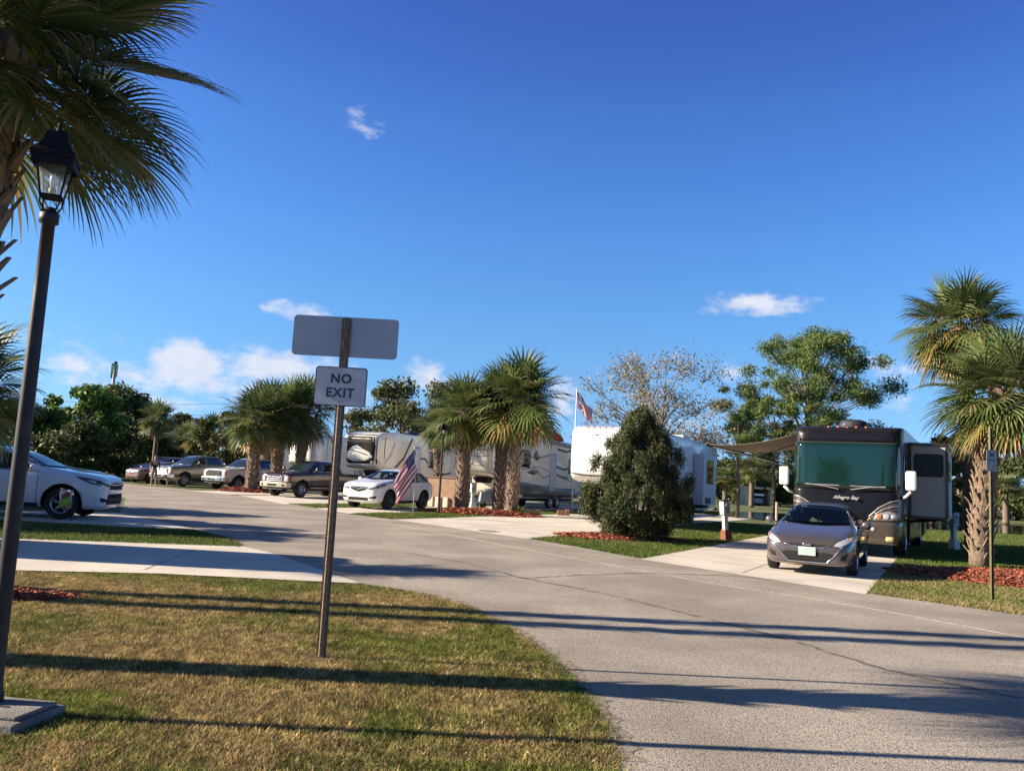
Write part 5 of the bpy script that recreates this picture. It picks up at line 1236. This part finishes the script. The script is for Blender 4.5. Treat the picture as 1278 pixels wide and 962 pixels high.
# ------------------------------------------------------------------ smaller posts, pedestals, garden flag
lamp0 = bpy.data.objects['street_lamp']
dup(lamp0, 'thin black lamp post between the white crossover and the palms', G(547, 641), .3, group='black lamp posts'); lamp0['group'] = 'black lamp posts'
t = thing('sign_post', 'olive post with small grey sign on the right lawn before the palms', 'sign', G(1238, 748.5), R(22))
OLV = M('olive_steel', (.10,.085,.035), .5, .3, var=((.055,.05,.02), 20, .45, .7))
m = MB(); w, dpt, th = .030, .022, .006
m.prism([(-w,-dpt),(-w*.5,-dpt),(-w*.5,dpt-th),(w*.5,dpt-th),(w*.5,-dpt),(w,-dpt),(w,-dpt+th),(w*.5+th,-dpt+th),(w*.5+th,dpt),(-w*.5-th,dpt),(-w*.5-th,-dpt+th),(-w,-dpt+th)], -.1, 2.92); m.build('post', OLV, t)
s1 = plate('sign_plate', 0, 2.34, .255, .37, .03, -.028, M('grey_sign',(.30,.31,.34),.5,var=((.18,.19,.21),9,.45,.7)), t)
m = MB(); m.box((0,-.030,2.44),(.09,.002,.06)); m.box((0,-.030,2.35),(.16,.002,.022)); m.build('sign_marks', NAVY, s1)
# garden flag by the left driveway
g_ = G(86, 649)
t = thing('garden_flag', 'small colourful garden flag on a dark stake beside the white vehicle wheel', 'garden flag', (g_.x, g_.y-.25, 0), R(12))
m = MB(); m.tube([(.16,0,-.05),(.16,0,.76)], .012, 6); m.tube([(.16,0,.75),(-.15,0,.76)], .010, 6); m.build('stake', BLACK, t, True)
m = MB(); nx, nz_ = 6, 8; vs = [(-.14+.28*i/nx, .02*math.sin(i*1.3+j*.6)-.014, .30+.44*j/nz_) for i in range(nx+1) for j in range(nz_+1)]
m.add(vs, [(i*(nz_+1)+j, (i+1)*(nz_+1)+j, (i+1)*(nz_+1)+j+1, i*(nz_+1)+j+1) for i in range(nx) for j in range(nz_)])
pat = ['YYRRYY','LLLLRL','LLLLLL','WLLLLW','WRRLLW','WRRRRW','WWRRRW','WWWWWW']
m.m = [{'Y':3,'R':0,'L':2,'W':1}[pat[j][i]] for i in range(nx) for j in range(nz_)]
fl_o = m.build('flag_cloth', [M('gf_red',(.38,.05,.07),.8), M('gf_white',(.6,.58,.56),.8), M('gf_lime',(.32,.45,.05),.8), M('gf_yellow',(.55,.38,.12),.8)], t, True); s = fl_o.modifiers.new('s','SOLIDIFY'); s.thickness = .004
# utility pedestals
WPED = M('pedestal_white', (.58,.57,.54), .6, var=((.42,.40,.37), 6, .5, .8))
def pedestal(label, loc, rz, base=None, lean=0):
    t = thing('utility_pedestal', label, 'utility pedestal', loc, rz, 'utility pedestals'); t.rotation_euler = (0, R(lean), rz)
    m = MB(); m.box((0,0,.40),(.14,.14,.84)); m.build('post', WPED, t, bevel=.01)
    m = MB(); m.box((0,-.02,1.03),(.26,.22,.44)); b_ = m.build('meter_box', WPED, t, bevel=.02)
    m = MB(); m.box((0,-.135,1.02),(.18,.015,.28)); m.lathe([(0,-.175),(.06,-.17),(.07,-.14)], (0,0,1.12), 14, 'y'); m.build('meter', MATS['grey_sign'], b_)
    m = MB(); m.box((0,-.02,1.27),(.30,.26,.04)); m.build('lid', DARK, b_)
    m = MB(); m.box((.02,0,.14),(.30,.30,.40), taper=.8); m.build('base', base or WPED, t, bevel=.02)
    return t
REDB = M('red_brown_block', (.20,.07,.04), .9, var=((.12,.05,.03), 12, .4, .7))
pd = pedestal('white utility pedestal with red brown base beside the right driveway', G(906, 674), .4, REDB, -5)
dup(pd, 'white utility pedestal in the shade right of the motorhome', G(1190, 686), .4, swap={'base': WPED}); 
dup(pd, 'white utility pedestal between the single palm and twin palms', G(589, 636), .4, swap={'base': WPED})
# odds and ends under the ivory trailer
v = D(560, 600, 41.2)
t = thing('storage_shed', 'brown vinyl storage enclosure under the ivory trailer nose', 'shed', (v.x, 41.2, .01), rz, None)
m = MB(); m.box((0,0,.72),(1.3,1.7,1.42), taper=.96); m.build('walls', M('brown_vinyl',(.26,.16,.10),.8,var=((.20,.12,.075),3,.4,.7)), t, bevel=.03)
m = MB(); m.box((0,0,1.45),(1.36,1.72,.05)); m.build('roof', M('brown_lid',(.20,.12,.08),.8), t, bevel=.02)
m = MB()
for y in (-.5,-.1,.35): m.box((.72,y,.25),(.12,.28,.5))
m.build('lower_panel', M('cream_bin',(.45,.40,.32),.7), t, bevel=.02)
for i, (px, py, s_, lb) in enumerate(((664,644,.30,'left terracotta edging block before the ivory trailer'),(700,643,.36,'right terracotta edging block near the evergreen bush'))):
    c = G(px, py); m = MB(); m.box((0,0,.11),(s_,.22,.24)); m.box((s_*.5+.12,0,.14),(.2,.24,.3))
    o = m.build('edging_block', M('terracotta',(.30,.16,.10),.9,var=((.20,.12,.08),8,.4,.7)), None, bevel=.02); o.location = c; tag(o, lb, 'garden block', 'terracotta edging blocks')
def small_plant(label, loc, s, mt, seed):
    t = thing('garden_plant', label, 'plant', loc, 0, 'small plants in the mulch beds'); g2 = random.Random(seed); m = MB()
    for k in range(40):
        a = g2.uniform(0,6.28); e = g2.uniform(.3,1.4); L_ = s*g2.uniform(.6,1.1); d = Vector((math.cos(a)*math.cos(e), math.sin(a)*math.cos(e), math.sin(e))); sd_ = Vector((-math.sin(a),math.cos(a),0))*s*.07
        p1_ = d*L_*.55; p2_ = d*L_-Vector((0,0,L_*.25)); m.add([-sd_*.3, sd_*.3, p1_+sd_, p1_-sd_, p2_], [(0,1,2,3),(3,2,4)])
    m.build('leaves', mt, t); return t
LF1 = M('plant_leaf', (.14,.17,.04), .5, island=[(.5,(.15,.17,.04)),(.3,(.09,.13,.03)),(.2,(.25,.22,.08))], transl=.3)
small_plant('yellow green plant between the centre palms', G(602, 640), .75, LF1, 1)
small_plant('leafy plant at the foot of the right twin palm trunk', G(648, 644), .7, LF1, 2)
small_plant('low plant beside the single palm trunk', G(594, 641), .5, LF1, 3)
v = D(610, 600, 40.5)
t = thing('grill', 'grey covered grill standing under the ivory trailer nose', 'grill', (v.x, 40.5, .01), .4)
m = MB(); m.box((0,0,.62),(1.0,.5,.5), taper=.85); m.ball((0,0,.86),(.42,.24,.2),14,8); m.build('cover', M('grey_cover',(.24,.26,.27),.7), t, bevel=.03)
m = MB()
for x in (-.42,.42):
    for y in (-.2,.2): m.tube([(x,y,0),(x,y,.4)], .02, 6)
m.build('leg', DARK, t)

# cream shelter across the pond
v = D(944, 614, 96)
t = thing('shelter', 'cream framed open shelter across the pond left of the motorhome', 'shelter', (v.x, 96, 0), R(8))
CRM = M('cream_frame', (.60,.52,.33), .7)
m = MB()
for x in (-1.45,1.45): m = MB(); m.box((x,0,.95),(.28,1.8,1.9)); m.build('side_wall', CRM, t)
m = MB(); m.box((0,0,2.02),(3.3,2.0,.26)); m.build('roof', CRM, t, bevel=.03); m = MB(); m.box((0,.8,.95),(2.6,.1,1.88)); m.build('back_wall', DARK, t)
t = thing('golf_cart', 'small white and grey cart parked inside the cream shelter', 'cart', (v.x, 95.6, .0), R(8))
m = MB(); m.box((0,0,.55),(1.2,.9,.6), taper=.9); m.build('body', M('cart_grey',(.25,.27,.30),.5), t, bevel=.06); m = MB(); m.box((0,-.1,1.25),(1.2,.9,.28)); m.build('canopy', FWHITE, t, bevel=.05)
m = MB()
for x in (-.5,.5): m.tube([(x,-.3,.8),(x,-.3,1.15)], .025, 6); m.lathe([(0,-.1),(.2,-.1),(.2,.1),(0,.1)], (x,-.4,.2), 14, 'y')
m.build('frame', DARK, t)
m = MB(); m.tube([(0,0,-.05),(0,0,2.2)], .07, 8); c = G(969, 652); o = m.build('mooring_post', M('pale_post',(.4,.33,.24),.8), None); o.location = (c.x,c.y,0); o.scale=(1,1,.5); tag(o, 'short pale post on the pond bank under the awning', 'post')

# highway sign on a tall mast, power line
v = D(139, 500, 230); zt = D(140, 452, 230).z
t = thing('highway_sign', 'tall mast with a green and yellow sign above the far trees', 'sign', (v.x, 230, 0), .1)
m = MB(); m.tube([(0,0,0),(0,0,zt-2)], [.55,.4], 10); m.build('mast', M('mast_grey',(.30,.31,.32),.6), t, True)
m = MB(); m.box((-.25,0,zt-2.4),(1.5,.5,4.2)); p_ = m.build('sign_panel', M('sign_green',(.08,.30,.18),.5), t, bevel=.15)
m = MB(); m.box((-.45,-.27,zt-1.9),(.9,.04,2.2)); m.build('sign_stripe', M('sign_cream',(.6,.62,.45),.5), p_); m = MB(); m.box((.62,0,zt-2.3),(.3,.4,3.4)); m.build('sign_edge', M('sign_yellow',(.45,.42,.12),.5), p_); m = MB(); m.box((.1,0,zt-.1),(.9,.5,.8)); m.build('sign_top', DARK, p_, bevel=.2)
POLE = M('pole_wood', (.14,.11,.09), .9)
tops = []
for px, d, lb in ((-45, 128, 'wooden power pole beyond the left edge'), (352, 134, 'wooden power pole behind the pickup palms')):
    v = D(px, 489 if px < 0 else 500, d); t = thing('power_pole', lb, 'power pole', (v.x, d, 0), 0, 'wooden power poles')
    m = MB(); m.tube([(0,0,0),(0,0,v.z)], [.18,.12], 8); m.build('pole', POLE, t, True); m = MB(); m.box((0,0,v.z-.3),(.12,2.2,.12)); m.build('crossarm', POLE, t); tops.append(v)
for k, y in enumerate((-1.0, 1.0)):
    m = MB(); pts = [tops[0].lerp(tops[1], i/16)+Vector((0, y, -.22-1.1*math.sin(math.pi*i/16)-(1.6 if k else 0))) for i in range(17)]; m.tube(pts, .03, 4)
    o = m.build('power_line', BLACK, None); tag(o, ['upper', 'lower'][k]+' power line crossing above the far trees', 'power line')

# ------------------------------------------------------------------ person and dog
def skin(name, vs, es, rad, mat, parent, root=0, sub=2):
    me = bpy.data.meshes.new(name); me.from_pydata(vs, es, []); o = bpy.data.objects.new(name, me); COL.objects.link(o)
    m = o.modifiers.new('k', 'SKIN'); m.use_smooth_shade = True
    for i, r_ in enumerate(rad): me.skin_vertices[0].data[i].radius = r_ if hasattr(r_, '__len__') else (r_, r_)
    me.skin_vertices[0].data[root].use_root = True
    s = o.modifiers.new('s', 'SUBSURF'); s.levels = sub; s.render_levels = sub
    bpy.context.view_layer.update(); out = bpy.data.meshes.new_from_object(o.evaluated_get(bpy.context.evaluated_depsgraph_get())); bpy.data.objects.remove(o)
    out.materials.clear(); out.materials.append(mat)
    for p in out.polygons: p.use_smooth = True
    return put(name, out, parent)
SKIN = M('skin', (.38,.23,.16), .6); SHIRT = M('navy_shirt', (.02,.022,.045), .9); SHORT = M('khaki_shorts', (.33,.29,.21), .9); HAIR = M('grey_hair', (.22,.20,.18), .9)
g_ = G(191, 606.5)
t = thing('person', 'person in navy shirt and khaki shorts standing beside the grey pickup', 'person', (g_.x, g_.y, .004), R(-60))
vs = [(0,0,.95),(0,0,1.15),(0,0,1.38),(0,0,1.50),(.01,0,1.62),(.02,0,1.70)]; es = [(0,1),(1,2),(2,3),(3,4),(4,5)]; rad = [(.15,.11),(.14,.10),(.16,.10),(.055,.055),(.085,.10),(.07,.08)]
for s in (1,-1):
    b_ = len(vs); vs += [(0,s*.10,.88),(.01,s*.11,.50),(-.01,s*.12,.09),(.10,s*.13,.035),(.18,s*.14,.03)]; es += [(0,b_),(b_,b_+1),(b_+1,b_+2),(b_+2,b_+3),(b_+3,b_+4)]; rad += [(.095,.09),(.058,.058),(.04,.04),(.042,.035),(.03,.025)]
    b_ = len(vs); vs += [(0,s*.20,1.40),(-.01,s*.25,1.12),(.12,s*.24,.90),(.19,s*.23,.86)]; es += [(2,b_),(b_,b_+1),(b_+1,b_+2),(b_+2,b_+3)]; rad += [(.06,.06),(.045,.045),(.032,.032),(.03,.02)]
    for q in range(4): vs.append((.26+.01*(q==1),s*.23+.02*(q-1.5),.845-.01*q)); es.append((b_+3,len(vs)-1)); rad.append((.009,.009))
    vs.append((.22,s*.20,.88)); es.append((b_+3,len(vs)-1)); rad.append((.010,.010))
skin('body', vs, es, rad, SKIN, t)
skin('shirt', [(0,0,.94),(0,0,1.15),(0,0,1.38),(0,0,1.47),(0,.19,1.41),(-.01,.245,1.20),(0,-.19,1.41),(-.01,-.245,1.20)], [(0,1),(1,2),(2,3),(2,4),(4,5),(2,6),(6,7)], [(.175,.13),(.165,.125),(.18,.12),(.08,.08),(.085,.085),(.075,.075),(.085,.085),(.075,.075)], SHIRT, t)
skin('shorts', [(0,0,.98),(0,0,.92),(0,.10,.85),(.01,.115,.52),(0,-.10,.85),(.01,-.115,.52)], [(0,1),(1,2),(2,3),(1,4),(4,5)], [(.16,.12),(.165,.125),(.115,.11),(.10,.10),(.115,.11),(.10,.10)], SHORT, t)
m = MB(); m.ball((-.01,0,1.70),(.10,.088,.085),14,10); m.build('hair', HAIR, t, True)
m = MB(); m.ball((.105,0,1.635),(.018,.014,.02),8,6)
for s in (1,-1): m.ball((.01,s*.092,1.64),(.02,.012,.03),8,6)
m.build('nose_and_ears', SKIN, t, True); m = MB()
for s in (1,-1): m.ball((.092,s*.033,1.665),.009,6,4)
m.build('eye', DARK, t, True); m = MB(); m.box((.098,0,1.595),(.01,.045,.008)); m.build('mouth', M('lip',(.3,.12,.1),.6), t)
m = MB()
for s in (1,-1): m.ball((.10,s*.135,.045),(.15,.055,.05),12,8)
m.build('shoes', M('shoe_tan',(.25,.2,.15),.8), t, True)
g_ = G(213, 607)
t = thing('dog', 'small tan dog standing on the grass beside the person', 'dog', (g_.x, g_.y, .004), R(200))
vs = [(-.30,0,.44),(-.08,0,.43),(.18,0,.42),(.34,0,.50),(.42,0,.60),(.55,0,.57),(-.42,0,.50),(-.52,0,.60)]; es = [(0,1),(1,2),(2,3),(3,4),(4,5),(0,6),(6,7)]; rad = [(.10,.11),(.095,.10),(.12,.14),(.07,.08),(.075,.075),(.035,.035),(.03,.03),(.02,.02)]
for s in (1,-1):
    b_ = len(vs); vs += [(.22,s*.08,.30),(.20,s*.08,.16),(.21,s*.08,.03),(.26,s*.08,.02)]; es += [(2,b_),(b_,b_+1),(b_+1,b_+2),(b_+2,b_+3)]; rad += [.045,.028,.022,.022]
    b_ = len(vs); vs += [(-.27,s*.08,.30),(-.36,s*.08,.15),(-.31,s*.08,.03),(-.26,s*.08,.02)]; es += [(0,b_),(b_,b_+1),(b_+1,b_+2),(b_+2,b_+3)]; rad += [.055,.028,.022,.022]
    vs.append((.38,s*.055,.70)); es.append((4,len(vs)-1)); rad.append(.02)
skin('body', vs, es, rad, M('tan_fur',(.42,.31,.19),.9,var=((.30,.2,.12),9,.4,.7)), t, 1)
m = MB(); m.ball((.60,0,.58),.016,6,5)
for s in (1,-1): m.ball((.475,s*.045,.625),.010,6,4)
m.build('nose_and_eyes', DARK, t, True)
for o in list(bpy.data.meshes):
    if o.users == 0: bpy.data.meshes.remove(o)
